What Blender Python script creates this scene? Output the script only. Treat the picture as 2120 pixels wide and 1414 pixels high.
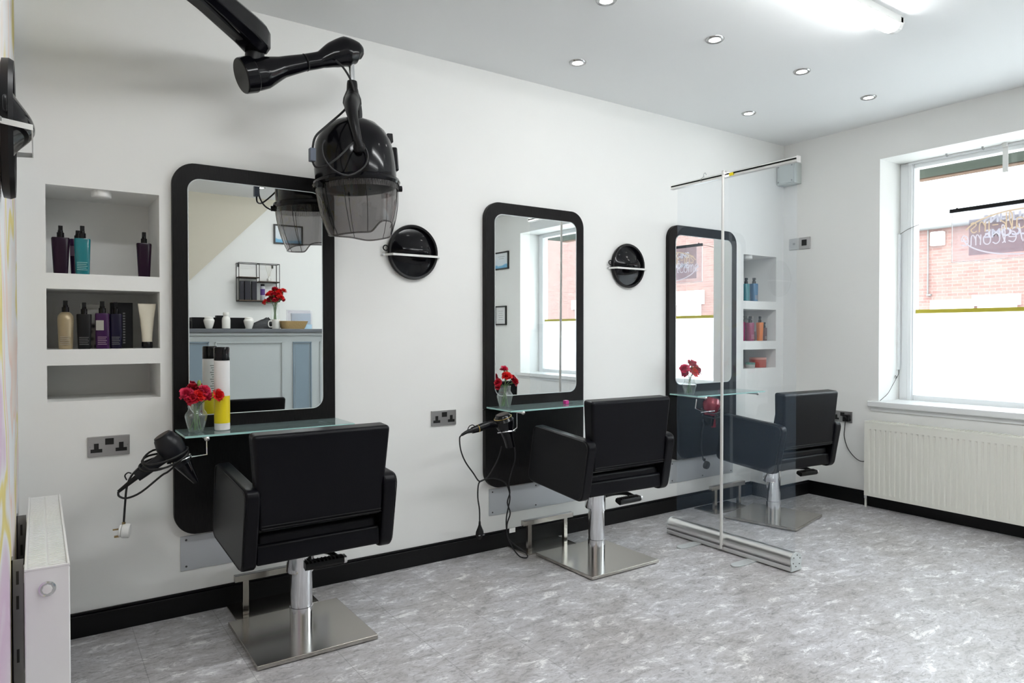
import bpy, bmesh, math, random
from mathutils import Vector, Matrix
random.seed(7)
PI = math.pi
S = bpy.context.scene
for o in list(bpy.data.objects): bpy.data.objects.remove(o)
COL = S.collection

# ---------------------------------------------------------------- camera, world, lights, exposure
yaw, pitch, roll, fpx = 0.6022, -0.0131, -0.0007, 1428.08
cam_data = bpy.data.cameras.new('camera')
cam_data.sensor_width = 36.0
cam_data.lens = fpx / 2120 * 36.0
cam_data.clip_start = 0.01
cam = bpy.data.objects.new('camera', cam_data)
F = Vector((math.sin(yaw)*math.cos(pitch), math.cos(yaw)*math.cos(pitch), math.sin(pitch)))
Rv = Vector((math.cos(yaw), -math.sin(yaw), 0)); Uv = Rv.cross(F)
R2 = Rv*math.cos(roll) + Uv*math.sin(roll); U2 = -Rv*math.sin(roll) + Uv*math.cos(roll)
m = Matrix((R2, U2, -F)).transposed().to_4x4()
m.translation = Vector((0, -3.179, 1.1924))
cam.matrix_world = m
COL.objects.link(cam); S.camera = cam

world = bpy.data.worlds.new('overcast_sky'); S.world = world
world.use_nodes = True
wn = world.node_tree.nodes; wl = world.node_tree.links
bgn = wn['Background']
bgn.inputs['Color'].default_value = (0.90, 0.97, 1.0, 1)
bgn.inputs['Strength'].default_value = 4.4

sun = bpy.data.lights.new('sun', 'SUN'); sun.energy = 0.5; sun.angle = 0.03; sun.color = (1, .96, .9)
sun_o = bpy.data.objects.new('sun', sun); COL.objects.link(sun_o)
sun_o.rotation_euler = Vector((0.75, 0.25, -0.75)).to_track_quat('-Z', 'Y').to_euler()

S.view_settings.view_transform = 'Standard'
S.view_settings.look = 'None'
S.view_settings.gamma = 1
S.view_settings.exposure = 1.24
S.view_settings.use_curve_mapping = False
TUBE_E = 21.0      # emission of the ceiling battens
SPOT_E = 12.0      # emission of the small downlight lamps

# ---------------------------------------------------------------- materials
MATS = {}
def mat(name, col=(.8, .8, .8), rough=.5, metal=0, spec=.5, emit=None, estr=1, coat=0, trans=0, ior=1.45, alpha=1):
    if name in MATS: return MATS[name]
    M = bpy.data.materials.new(name); M.use_nodes = True
    b = M.node_tree.nodes['Principled BSDF']
    b.inputs['Base Color'].default_value = (*col, 1)
    b.inputs['Roughness'].default_value = rough
    b.inputs['Metallic'].default_value = metal
    b.inputs['Specular IOR Level'].default_value = spec
    b.inputs['Coat Weight'].default_value = coat
    b.inputs['Coat Roughness'].default_value = .06
    b.inputs['Transmission Weight'].default_value = trans
    b.inputs['IOR'].default_value = ior
    if emit:
        b.inputs['Emission Color'].default_value = (*emit, 1)
        b.inputs['Emission Strength'].default_value = estr
    MATS[name] = M
    return M
def nodes(M): return M.node_tree.nodes, M.node_tree.links, M.node_tree.nodes['Principled BSDF']
def add_bump(M, scale, strength, dist=.001, detail=4, stretch=(1, 1, 1)):
    n, l, b = nodes(M)
    tc = n.new('ShaderNodeTexCoord'); mp = n.new('ShaderNodeMapping'); mp.inputs['Scale'].default_value = stretch
    nz = n.new('ShaderNodeTexNoise'); nz.inputs['Scale'].default_value = scale; nz.inputs['Detail'].default_value = detail
    bp = n.new('ShaderNodeBump'); bp.inputs['Strength'].default_value = strength; bp.inputs['Distance'].default_value = dist
    l.new(tc.outputs['Object'], mp.inputs['Vector']); l.new(mp.outputs['Vector'], nz.inputs['Vector'])
    l.new(nz.outputs['Fac'], bp.inputs['Height']); l.new(bp.outputs['Normal'], b.inputs['Normal'])
    return nz
def ramp_col(M, src, stops):
    n, l, b = nodes(M)
    r = n.new('ShaderNodeValToRGB'); cr = r.color_ramp
    while len(cr.elements) < len(stops): cr.elements.new(.5)
    for e, (p, c) in zip(cr.elements, stops): e.position = p; e.color = (*c, 1)
    l.new(src, r.inputs['Fac']); l.new(r.outputs['Color'], b.inputs['Base Color'])
    return r
def thin_glass(name, tint=(1, 1, 1), refl=1.0, haze=0.0, hazecol=(.8, .85, .9), ior=1.45, rough=0.0):
    """thin clear sheet: fresnel mix of a straight-through and a mirror-like lobe, optional diffuse haze"""
    M = bpy.data.materials.new(name); M.use_nodes = True
    n, l = M.node_tree.nodes, M.node_tree.links
    n.remove(n['Principled BSDF']); out = n['Material Output']
    t = n.new('ShaderNodeBsdfTransparent'); t.inputs['Color'].default_value = (*tint, 1)
    g = n.new('ShaderNodeBsdfGlossy'); g.inputs['Roughness'].default_value = rough
    g.inputs['Color'].default_value = (refl, refl, refl, 1)
    f = n.new('ShaderNodeFresnel'); f.inputs['IOR'].default_value = ior
    # the sheet is thin: light leaves it at the angle it entered, so both faces reflect alike
    ge = n.new('ShaderNodeNewGeometry'); mi = n.new('ShaderNodeMapRange')
    mi.inputs['To Min'].default_value = ior; mi.inputs['To Max'].default_value = 1/ior
    l.new(ge.outputs['Backfacing'], mi.inputs['Value']); l.new(mi.outputs['Result'], f.inputs['IOR'])
    mx = n.new('ShaderNodeMixShader')
    l.new(f.outputs['Fac'], mx.inputs['Fac']); l.new(t.outputs['BSDF'], mx.inputs[1]); l.new(g.outputs['BSDF'], mx.inputs[2])
    last = mx
    if haze > 0:
        d = n.new('ShaderNodeBsdfDiffuse'); d.inputs['Color'].default_value = (*hazecol, 1)
        m2 = n.new('ShaderNodeMixShader'); m2.inputs['Fac'].default_value = haze
        l.new(last.outputs['Shader'], m2.inputs[1]); l.new(d.outputs['BSDF'], m2.inputs[2]); last = m2
    l.new(last.outputs['Shader'], out.inputs['Surface'])
    MATS[name] = M
    return M

wall_m = mat('white_wall_paint', (.80, .805, .79), .6, spec=.3); add_bump(wall_m, 60, .12, .0015)
n, l, b = nodes(wall_m)
_tc = n.new('ShaderNodeTexCoord'); _nz = n.new('ShaderNodeTexNoise'); _nz.inputs['Scale'].default_value = 1.6; _nz.inputs['Detail'].default_value = 5
l.new(_tc.outputs['Object'], _nz.inputs['Vector'])
ramp_col(wall_m, _nz.outputs['Fac'], [(.3, (.865, .865, .845)), (.7, (.885, .885, .865))])
ceil_m = mat('white_ceiling_paint', (.90, .91, .91), .7, spec=.2)
cream_m = mat('cream_stair_soffit_paint', (.66, .62, .52), .7, spec=.2)
skirt_m = mat('black_skirting_paint', (.003, .003, .0035), .4, spec=.3); add_bump(skirt_m, 40, .1, .001)
pvc_m = mat('white_window_plastic', (.86, .88, .89), .3)
sill_m = mat('white_sill_paint', (.82, .83, .83), .25)
chrome_m = mat('chrome', (.75, .76, .78), .12, 1)
steel_m = mat('brushed_steel', (.47, .445, .41), .19, 1); add_bump(steel_m, 300, .05, .0003, 2, (1, .02, 1))
alu_m = mat('brushed_aluminium', (.82, .81, .80), .32, 1); add_bump(alu_m, 300, .05, .0003, 2, (1, .02, 1))
plate_m = mat('grey_metal_kick_plate', (.53, .55, .58), .45, .35)
leather_m = mat('black_leatherette', (.003, .003, .005), .33, spec=.2); add_bump(leather_m, 260, .35, .0006, 5)
seam_m = mat('black_seam_piping', (.004, .004, .005), .5)
gloss_m = mat('black_gloss_plastic', (.003, .003, .0045), .13, spec=.32)
blackp_m = mat('black_matte_plastic', (.006, .006, .007), .4, spec=.3)
rubber_m = mat('black_rubber_cord', (.008, .008, .009), .5)
socket_m = mat('brushed_nickel_socket', (.46, .45, .45), .35, .85)
whitep_m = mat('white_plastic', (.82, .82, .80), .3)
rad_m = mat('radiator_white_enamel', (.88, .88, .875), .3)
radr_m = mat('radiator_cream_enamel', (.82, .81, .74), .3)
galv_m = mat('galvanised_bracket', (.35, .36, .37), .45, .8)
mirror_m = mat('mirror_silver', (.90, .92, .91), .0, 1)
mirror_edge_m = mat('mirror_bevel_edge', (.62, .66, .66), .4)
# black ash board with fine vertical grain
panel_m = mat('black_ash_board', (.01, .01, .011), .42, spec=.2)
nz = add_bump(panel_m, 60, .35, .0008, 6, (14, 1, .35))
ramp_col(panel_m, nz.outputs['Fac'], [(.35, (.002, .002, .0025)), (.65, (.011, .010, .010))])
# floor
floor_m = mat('grey_slate_effect_vinyl', (.3, .3, .3), .34, spec=.45)
n, l, b = nodes(floor_m)
tc = n.new('ShaderNodeTexCoord'); mp = n.new('ShaderNodeMapping'); mp.inputs['Rotation'].default_value = (0, 0, math.radians(48)); mp.inputs['Scale'].default_value = (1.0, 2.1, 1)
l.new(tc.outputs['Object'], mp.inputs['Vector'])
n1 = n.new('ShaderNodeTexNoise'); n1.inputs['Scale'].default_value = 7.5; n1.inputs['Detail'].default_value = 12; n1.inputs['Roughness'].default_value = .78; n1.inputs['Distortion'].default_value = .5
l.new(mp.outputs['Vector'], n1.inputs['Vector'])
n2 = n.new('ShaderNodeTexNoise'); n2.inputs['Scale'].default_value = 2.2; n2.inputs['Detail'].default_value = 5
l.new(tc.outputs['Object'], n2.inputs['Vector'])
r1 = n.new('ShaderNodeValToRGB'); cr = r1.color_ramp
for e, (p_, c) in zip([cr.elements[0], cr.elements[1], cr.elements.new(.47), cr.elements.new(.54), cr.elements.new(.60)],
                      [(.30, (.28, .265, .265)), (.80, (.97, .97, .98)), (.44, (.50, .485, .495)), (.555, (.61, .60, .625)), (.60, (.92, .92, .93))]):
    e.position = p_; e.color = (*c, 1)
l.new(n1.outputs['Fac'], r1.inputs['Fac'])
# fine dark veins
n3 = n.new('ShaderNodeTexNoise'); n3.inputs['Scale'].default_value = 24; n3.inputs['Detail'].default_value = 9; n3.inputs['Roughness'].default_value = .72; n3.inputs['Distortion'].default_value = 1.5
l.new(mp.outputs['Vector'], n3.inputs['Vector'])
r3 = n.new('ShaderNodeValToRGB'); r3.color_ramp.elements[0].position = .36; r3.color_ramp.elements[0].color = (.48, .47, .47, 1)
r3.color_ramp.elements[1].position = .50; r3.color_ramp.elements[1].color = (1, 1, 1, 1)
l.new(n3.outputs['Fac'], r3.inputs['Fac'])
mxv = n.new('ShaderNodeMixRGB'); mxv.blend_type = 'MULTIPLY'; mxv.inputs['Fac'].default_value = .8
l.new(r1.outputs['Color'], mxv.inputs['Color1']); l.new(r3.outputs['Color'], mxv.inputs['Color2'])
r2 = n.new('ShaderNodeValToRGB'); r2.color_ramp.elements[0].position = .35; r2.color_ramp.elements[0].color = (.80, .78, .75, 1)
r2.color_ramp.elements[1].position = .65; r2.color_ramp.elements[1].color = (1.0, 1.0, 1.0, 1)
l.new(n2.outputs['Fac'], r2.inputs['Fac'])
mxb = n.new('ShaderNodeMixRGB'); mxb.blend_type = 'MULTIPLY'; mxb.inputs['Fac'].default_value = 1
l.new(mxv.outputs['Color'], mxb.inputs['Color1']); l.new(r2.outputs['Color'], mxb.inputs['Color2'])
# tile seams
bk = n.new('ShaderNodeTexBrick'); bk.inputs['Scale'].default_value = 1; bk.inputs['Brick Width'].default_value = .915; bk.inputs['Row Height'].default_value = .305
bk.inputs['Mortar Size'].default_value = .0016; bk.inputs['Color1'].default_value = (1, 1, 1, 1); bk.inputs['Color2'].default_value = (.93, .93, .93, 1); bk.inputs['Mortar'].default_value = (.62, .62, .62, 1)
mpb = n.new('ShaderNodeMapping'); mpb.inputs['Rotation'].default_value = (0, 0, PI/2)
l.new(tc.outputs['Object'], mpb.inputs['Vector']); l.new(mpb.outputs['Vector'], bk.inputs['Vector'])
mxc = n.new('ShaderNodeMixRGB'); mxc.blend_type = 'MULTIPLY'; mxc.inputs['Fac'].default_value = .8
l.new(mxb.outputs['Color'], mxc.inputs['Color1']); l.new(bk.outputs['Color'], mxc.inputs['Color2'])
l.new(mxc.outputs['Color'], b.inputs['Base Color'])
bp = n.new('ShaderNodeBump'); bp.inputs['Strength'].default_value = .25; bp.inputs['Distance'].default_value = .002
l.new(n3.outputs['Fac'], bp.inputs['Height']); l.new(bp.outputs['Normal'], b.inputs['Normal'])
# brick
brick_m = mat('red_brick', (.5, .2, .15), .85)
n, l, b = nodes(brick_m)
tc = n.new('ShaderNodeTexCoord'); sp = n.new('ShaderNodeSeparateXYZ'); cb = n.new('ShaderNodeCombineXYZ')
l.new(tc.outputs['Object'], sp.inputs['Vector']); l.new(sp.outputs['Y'], cb.inputs['X']); l.new(sp.outputs['Z'], cb.inputs['Y'])
bk = n.new('ShaderNodeTexBrick'); bk.inputs['Scale'].default_value = 1; bk.inputs['Brick Width'].default_value = .225; bk.inputs['Row Height'].default_value = .075
bk.inputs['Mortar Size'].default_value = .006; bk.inputs['Color1'].default_value = (.150, .080, .072, 1); bk.inputs['Color2'].default_value = (.190, .108, .095, 1); bk.inputs['Mortar'].default_value = (.19, .145, .135, 1)
l.new(cb.outputs['Vector'], bk.inputs['Vector']); l.new(bk.outputs['Color'], b.inputs['Base Color'])
slate_m = mat('grey_slate_roof', (.45, .47, .50), .6)
stone_m = mat('white_painted_stone', (.85, .85, .84), .7)
tarmac_m = mat('grey_tarmac', (.42, .42, .42), .9)
# glass
pane_m = thin_glass('window_glass', (.97, .985, .98))
film_m = thin_glass('clear_screen_film', (.985, .99, .995), 1.0, .026, (.50, .72, 1.0), 1.42)  # bluish haze colour holds dust and the veil of reflections
shelfglass_m = thin_glass('frosted_shelf_glass', (.70, .80, .80), 1.0, .13, (.50, .64, .64), 1.6)
shelfedge_m = mat('green_glass_edge', (.40, .66, .62), .2, trans=0)
smoke_m = thin_glass('smoked_visor_plastic', (.50, .485, .485), .8, .05, (.16, .15, .15), 1.5)
vase_m = thin_glass('clear_vase_glass', (.96, .98, .97), 1.0, .07, (.85, .95, .93), 1.7)  # pale haze colour paints in the bright edges of the glass
water_m = thin_glass('vase_water', (.90, .94, .92), 1.0, 0, ior=1.33)
acryl_m = thin_glass('clear_acrylic', (.93, .93, .95), 1, .06, (.95, .9, .95))
frost_m = bpy.data.materials.new('frosted_window_film'); frost_m.use_nodes = True
n, l = frost_m.node_tree.nodes, frost_m.node_tree.links
n.remove(n['Principled BSDF'])
t1 = n.new('ShaderNodeBsdfTranslucent'); t1.inputs['Color'].default_value = (.93, .95, .97, 1)
t2 = n.new('ShaderNodeBsdfDiffuse'); t2.inputs['Color'].default_value = (.9, .9, .9, 1)
mx = n.new('ShaderNodeMixShader'); mx.inputs['Fac'].default_value = .18
l.new(t1.outputs['BSDF'], mx.inputs[1]); l.new(t2.outputs['BSDF'], mx.inputs[2]); l.new(mx.outputs['Shader'], n['Material Output'].inputs['Surface'])
poster_m = thin_glass('printed_translucent_sign', (.86, .84, .88), 1, .30, (.42, .40, .45))
# mural on the left wall: soft painted patches of colour, pen lines
mural_m = mat('painted_mural', (.8, .8, .8), .6)
n, l, b = nodes(mural_m)
tc = n.new('ShaderNodeTexCoord'); mp = n.new('ShaderNodeMapping'); mp.inputs['Scale'].default_value = (1, .75, .9); mp.inputs['Location'].default_value = (.3, .2, .15)
l.new(tc.outputs['Object'], mp.inputs['Vector'])
nzm = n.new('ShaderNodeTexNoise'); nzm.inputs['Scale'].default_value = 1.5; nzm.inputs['Detail'].default_value = 2; nzm.inputs['Distortion'].default_value = .8
l.new(mp.outputs['Vector'], nzm.inputs['Vector'])
ramp_col(mural_m, nzm.outputs['Fac'], [(.0, (.35, .60, .44)), (.33, (.50, .70, .56)), (.36, (.82, .83, .83)), (.45, (.80, .82, .83)), (.47, (.82, .62, .54)), (.50, (.82, .74, .68)), (.535, (.80, .80, .80)), (.56, (.76, .64, .22)), (.585, (.78, .68, .26)), (.60, (.82, .82, .83)), (.65, (.72, .58, .70)), (.70, (.70, .52, .68)), (.74, (.84, .84, .85))])

# ---------------------------------------------------------------- mesh helpers
class B:
    def __init__(s): s.v = []; s.f = []
    def add(s, vs, fs):
        o = len(s.v); s.v += [tuple(v) for v in vs]; s.f += [tuple(i+o for i in f) for f in fs]; return s
    def box(s, a, b):
        (x0, y0, z0), (x1, y1, z1) = a, b
        x0, x1 = min(x0, x1), max(x0, x1); y0, y1 = min(y0, y1), max(y0, y1); z0, z1 = min(z0, z1), max(z0, z1)
        vs = [(x0,y0,z0),(x1,y0,z0),(x1,y1,z0),(x0,y1,z0),(x0,y0,z1),(x1,y0,z1),(x1,y1,z1),(x0,y1,z1)]
        return s.add(vs, [(0,3,2,1),(4,5,6,7),(0,1,5,4),(1,2,6,5),(2,3,7,6),(3,0,4,7)])
    def hexa(s, vs): return s.add(vs, [(0,3,2,1),(4,5,6,7),(0,1,5,4),(1,2,6,5),(2,3,7,6),(3,0,4,7)])
    def prism(s, poly, fn, d0, d1):
        """poly: 2d points; fn(u, v, d) -> 3d"""
        k = len(poly)
        vs = [fn(u, v, d0) for u, v in poly] + [fn(u, v, d1) for u, v in poly]
        return s.add(vs, [tuple(range(k))[::-1], tuple(range(k, 2*k))] + [(i, (i+1) % k, k+(i+1) % k, k+i) for i in range(k)])
    def lathe(s, prof, o=(0, 0, 0), ax=(0, 0, 1), seg=32, cap=True, sc=(1, 1)):
        ax = Vector(ax).normalized(); q = ax.to_track_quat('Z', 'Y'); o = Vector(o)
        vs = []; fs = []
        for r, h in prof:
            for i in range(seg):
                a = 2*PI*i/seg
                vs.append(o + q @ Vector((r*math.cos(a)*sc[0], r*math.sin(a)*sc[1], h)))
        for j in range(len(prof)-1):
            for i in range(seg):
                i2 = (i+1) % seg
                fs.append((j*seg+i, j*seg+i2, (j+1)*seg+i2, (j+1)*seg+i))
        if cap:
            fs.append(tuple(range(seg))[::-1]); k = (len(prof)-1)*seg; fs.append(tuple(range(k, k+seg)))
        return s.add(vs, fs)
    def cyl(s, p0, p1, r0, r1=None, seg=20):
        r1 = r0 if r1 is None else r1
        d = Vector(p1)-Vector(p0)
        return s.lathe([(r0, 0), (r1, d.length)], p0, d, seg)
    def ball(s, c, r, sc=(1, 1, 1), seg=20):
        k = seg//2
        vs = []; fs = []
        for j in range(k+1):
            t = PI*j/k
            for i in range(seg):
                a = 2*PI*i/seg
                vs.append((c[0]+r*sc[0]*math.sin(t)*math.cos(a), c[1]+r*sc[1]*math.sin(t)*math.sin(a), c[2]+r*sc[2]*math.cos(t)))
        for j in range(k):
            for i in range(seg):
                fs.append((j*seg+i, (j+1)*seg+i, (j+1)*seg+(i+1) % seg, j*seg+(i+1) % seg))
        return s.add(vs, fs)
    def sweep(s, path, rad, seg=10, smooth=0, sc=(1, 1), up=None, closed=False):
        P = [Vector(p) for p in path]
        Rr = [rad]*len(P) if not isinstance(rad, (list, tuple)) else list(rad)
        if smooth:
            Q = []; RR = []
            k = len(P); rng = range(k if closed else k-1)
            for i in rng:
                p0 = P[(i-1) % k] if (closed or i > 0) else P[i]*2-P[i+1]
                p1, p2 = P[i], P[(i+1) % k]
                p3 = P[(i+2) % k] if (closed or i+2 < k) else p2*2-p1
                for t_ in range(smooth):
                    t = t_/smooth
                    Q.append(.5*((2*p1)+(p2-p0)*t+(2*p0-5*p1+4*p2-p3)*t*t+(3*p1-p0-3*p2+p3)*t**3))
                    RR.append(Rr[i]*(1-t)+Rr[(i+1) % k]*t)
            if not closed: Q.append(P[-1]); RR.append(Rr[-1])
            P, Rr = Q, RR
        nP = len(P); vs = []; fs = []
        T = []
        for i in range(nP):
            if closed: d = P[(i+1) % nP]-P[i-1]
            else: d = P[min(i+1, nP-1)]-P[max(i-1, 0)]
            T.append(d.normalized())
        N = Vector(up) if up else (Vector((0, 0, 1)) if abs(T[0].z) < .9 else Vector((0, 1, 0)))
        N = (N-T[0]*N.dot(T[0])).normalized()
        for i in range(nP):
            N = (N-T[i]*N.dot(T[i])); N = N.normalized() if N.length > 1e-6 else T[i].orthogonal().normalized()
            Bn = T[i].cross(N)
            for j in range(seg):
                a = 2*PI*j/seg
                vs.append(P[i]+(N*math.cos(a)*sc[0]+Bn*math.sin(a)*sc[1])*Rr[i])
        for i in range(nP if closed else nP-1):
            for j in range(seg):
                i2 = (i+1) % nP
                fs.append((i*seg+j, i*seg+(j+1) % seg, i2*seg+(j+1) % seg, i2*seg+j))
        if not closed:
            fs.append(tuple(range(seg))[::-1]); fs.append(tuple(range((nP-1)*seg, nP*seg)))
        return s.add(vs, fs)
    def xf(s, M): s.v = [tuple(M @ Vector(v)) for v in s.v]; return s

def rrect(x0, z0, x1, z1, r, k=8):
    pts = []
    for cx, cz, a0 in ((x1-r, z1-r, 0), (x0+r, z1-r, 90), (x0+r, z0+r, 180), (x1-r, z0+r, 270)):
        for i in range(k+1):
            a = math.radians(a0+90*i/k); pts.append((cx+r*math.cos(a), cz+r*math.sin(a)))
    return pts
def rpoly(poly, r, k=5):
    """round the corners of a convex polygon"""
    out = []; nP = len(poly)
    for i in range(nP):
        p = Vector(poly[i]); a = Vector(poly[i-1]); c = Vector(poly[(i+1) % nP])
        rr = r[i] if isinstance(r, (list, tuple)) else r
        p1 = p+(a-p).normalized()*rr; p2 = p+(c-p).normalized()*rr
        for j in range(k+1):
            t = j/k; out.append(tuple(p1*(1-t)**2+p*2*t*(1-t)+p2*t*t))
    return out

def link(name, bld, material, parent=None, bevel=0, seg=2, angle=35, sub=0):
    me = bpy.data.meshes.new(name)
    vs = bld.v
    root = parent
    while root is not None and root.parent is not None: root = root.parent
    if root is not None and root.get('_w'):
        L = Vector(root['_w']); vs = [tuple(Vector(v)-L) for v in vs]
    me.from_pydata(vs, [], bld.f); me.update()
    bm = bmesh.new(); bm.from_mesh(me); bmesh.ops.recalc_face_normals(bm, faces=bm.faces); bm.to_mesh(me); bm.free()
    for p_ in me.polygons: p_.use_smooth = True
    me.set_sharp_from_angle(angle=math.radians(angle))
    if isinstance(material, (list, tuple)):
        for q in material: me.materials.append(q)
    else: me.materials.append(material)
    o = bpy.data.objects.new(name, me); COL.objects.link(o)
    if parent is not None: o.parent = parent
    if bevel:
        md = o.modifiers.new('bevel', 'BEVEL'); md.width = bevel; md.segments = seg; md.limit_method = 'ANGLE'; md.angle_limit = math.radians(30); md.harden_normals = True
    if sub:
        md = o.modifiers.new('sub', 'SUBSURF'); md.levels = sub; md.render_levels = sub
    return o
def tag(o, label, cat, group=None):
    o['label'] = label; o['category'] = cat
    if group: o['group'] = group
    return o
def thing(name, label, cat, loc=(0, 0, 0), rz=0, group=None, worldco=True):
    """empty at the thing's base; with worldco its parts are given in world coordinates"""
    o = bpy.data.objects.new(name, None); COL.objects.link(o)
    o.location = loc; o.rotation_euler = (0, 0, rz); o.empty_display_size = .05
    if worldco and rz == 0: o['_w'] = list(loc)
    return tag(o, label, cat, group)
def struct(name, bld, material, parent=None, **k):
    o = link(name, bld, material, parent, **k)
    if parent is None: o['kind'] = 'structure'
    return o
def copy_tree(o, parent=None):
    c = o.copy(); COL.objects.link(c); c.parent = parent
    for ch in list(o.children): copy_tree(ch, c)
    return c
def emission(name, col, strength):
    M = bpy.data.materials.new(name); M.use_nodes = True
    n, l = M.node_tree.nodes, M.node_tree.links
    n.remove(n['Principled BSDF']); e = n.new('ShaderNodeEmission'); e.inputs['Color'].default_value = (*col, 1); e.inputs['Strength'].default_value = strength
    l.new(e.outputs['Emission'], n['Material Output'].inputs['Surface']); return M

# ---------------------------------------------------------------- setting
XL, XR, YF, H = -.065, 4.706, -4.52, 2.613
struct('floor', B().box((XL-.3, YF-.2, -.1), (XR+.4, .45, 0)), floor_m)
struct('ceiling', B().box((XL-.3, YF-.2, H), (XR+.4, .45, H+.15)), ceil_m)
NICHE = [(.028, .417), (4.225, 4.615)]
NZ = [(.926, 1.066), (1.128, 1.362), (1.422, 1.760)]
DEPTH = .335
w = B()
xs = [XL-.1, .028, .417, 4.225, 4.615, XR+.05]; zs = [0, .926, 1.066, 1.128, 1.362, 1.422, 1.76, H]
def inhole(a, c):
    return any(abs(xs[a]-x0) < 1e-6 for x0, _ in NICHE) and any(abs(zs[c]-z0) < 1e-6 for z0, _ in NZ)
for a in range(len(xs)-1):
    for c in range(len(zs)-1):
        if inhole(a, c): continue
        w.add([(xs[a], 0, zs[c]), (xs[a+1], 0, zs[c]), (xs[a+1], 0, zs[c+1]), (xs[a], 0, zs[c+1])], [(0, 1, 2, 3)])
for x0, x1 in NICHE:
    for z0, z1 in NZ:
        w.add([(x0, 0, z0), (x1, 0, z0), (x1, 0, z1), (x0, 0, z1), (x0, DEPTH, z0), (x1, DEPTH, z0), (x1, DEPTH, z1), (x0, DEPTH, z1)],
              [(4, 5, 6, 7), (0, 1, 5, 4), (1, 2, 6, 5), (2, 3, 7, 6), (3, 0, 4, 7)])
w.add([(XL-.1, .42, 0), (XR+.05, .42, 0), (XR+.05, .42, H), (XL-.1, .42, H)], [(0, 1, 2, 3)])
o = struct('wall_back', w, wall_m)
struct('wall_left', B().box((XL-.12, YF, 0), (XL, 0, H)), wall_m)
tag(link('wall_mural', B().box((XL, -4.3, .10), (XL+.003, -.06, 2.56)), mural_m), 'colourful hand-painted mural panel seen edge-on above the left radiator', 'mural')
struct('wall_front', B().box((XL-.12, YF-.15, 0), (XR+.3, YF, H)), wall_m)
WY0, WY1, WZ0, WZ1 = -.731, -3.562, .705, 2.363
w = B(); OX = 5.09
for X in (XR, OX):
    w.add([(X, .4, 0), (X, WY0, 0), (X, WY0, H), (X, .4, H)], [(0, 1, 2, 3)])
    w.add([(X, WY1, 0), (X, YF-.1, 0), (X, YF-.1, H), (X, WY1, H)], [(0, 1, 2, 3)])
    w.add([(X, WY0, 0), (X, WY1, 0), (X, WY1, WZ0), (X, WY0, WZ0)], [(0, 1, 2, 3)])
    w.add([(X, WY0, WZ1), (X, WY1, WZ1), (X, WY1, H), (X, WY0, H)], [(0, 1, 2, 3)])
w.add([(XR, WY0, WZ0), (OX, WY0, WZ0), (OX, WY0, WZ1), (XR, WY0, WZ1)], [(0, 1, 2, 3)])
w.add([(XR, WY1, WZ0), (OX, WY1, WZ0), (OX, WY1, WZ1), (XR, WY1, WZ1)], [(0, 1, 2, 3)])
w.add([(XR, WY0, WZ1), (OX, WY0, WZ1), (OX, WY1, WZ1), (XR, WY1, WZ1)], [(0, 1, 2, 3)])
w.add([(XR, WY0, WZ0), (OX, WY0, WZ0), (OX, WY1, WZ0), (XR, WY1, WZ0)], [(0, 1, 2, 3)])
struct('wall_right', w, wall_m)
# boxed-in pipe corner
struct('trim_1', B().box((4.31, 0, 0), (XR, -.215, .52)), wall_m, bevel=.003)
sk = B()
def skirt(b_, p0, p1, th=.016, h=.097):
    d = (Vector(p1)-Vector(p0)).normalized(); nrm = Vector((d.y, -d.x, 0))*th
    a = Vector(p0); c = Vector(p1)
    vs = [a, c, c+nrm, a+nrm]
    top = h-.012
    b_.hexa([(*v.xy, 0) for v in vs]+[(*v.xy, top) for v in vs])
    vs2 = [a, c, c+nrm*.45, a+nrm*.45]
    b_.hexa([(*v.xy, top) for v in vs2]+[(*v.xy, h) for v in vs2])
skirt(sk, (XL, 0, 0), (4.31, 0, 0)); struct('baseboard_back', sk, skirt_m, bevel=.003)
sk = B(); skirt(sk, (4.31, .0, 0), (4.31, -.215, 0), -.016); skirt(sk, (4.294, -.215, 0), (XR, -.215, 0)); struct('baseboard_corner', sk, skirt_m)
sk = B(); skirt(sk, (XR, -.215, 0), (XR, YF, 0)); struct('baseboard_right', sk, skirt_m)
sk = B(); skirt(sk, (XR, YF, 0), (XL, YF, 0)); struct('baseboard_front', sk, skirt_m)
# stair bulkhead in the far corner of the opposite wall
bh = B().prism([(XL, 1.0), (.75, 1.30), (1.251, 1.706), (2.127, 2.606), (2.127, H), (XL, H)], lambda u, v, d: (u, d, v), YF, YF+.07)
struct('wall_stairs', bh, cream_m)

# window
win = bpy.data.objects.new('window_1', None); COL.objects.link(win); win['kind'] = 'structure'; win.location = (4.97, WY0, WZ0); win['_w'] = [4.97, WY0, WZ0]
fr = B(); fx0, fx1 = 4.975, 5.055
fr.box((fx0, WY0, WZ0), (fx1, WY0-.095, WZ1)); fr.box((fx0, WY1, WZ0), (fx1, WY1+.08, WZ1))
fr.box((fx0, WY0-.095, WZ0), (fx1, WY1+.08, WZ0+.055)); fr.box((fx0, WY0-.095, WZ1-.045), (fx1, WY1+.08, WZ1))
link('window_frame', fr, pvc_m, win, bevel=.006)
link('glazing_bead', B().box((fx0-.012, WY0-.06, WZ0), (fx0, WY0-.085, WZ1-.018)).box((fx0-.012, WY0-.06, WZ1-.018), (fx0, WY1+.06, WZ1)), pvc_m, win, bevel=.003)
GY0, GY1 = WY0-.095, WY1+.08
link('pane', B().box((5.015, GY0, WZ0+.055), (5.021, GY1, WZ1-.045)), pane_m, win)
ff = link('frosted_film', B().box((5.0115, GY0, WZ0+.055), (5.0135, GY1, 1.338)), frost_m, win)
link('yellow_strip', B().box((5.008, GY0+.012, 1.322), (5.0112, GY1, 1.348)), mat('mustard_yellow_tape', (.55, .47, .05), .5), win)
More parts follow.
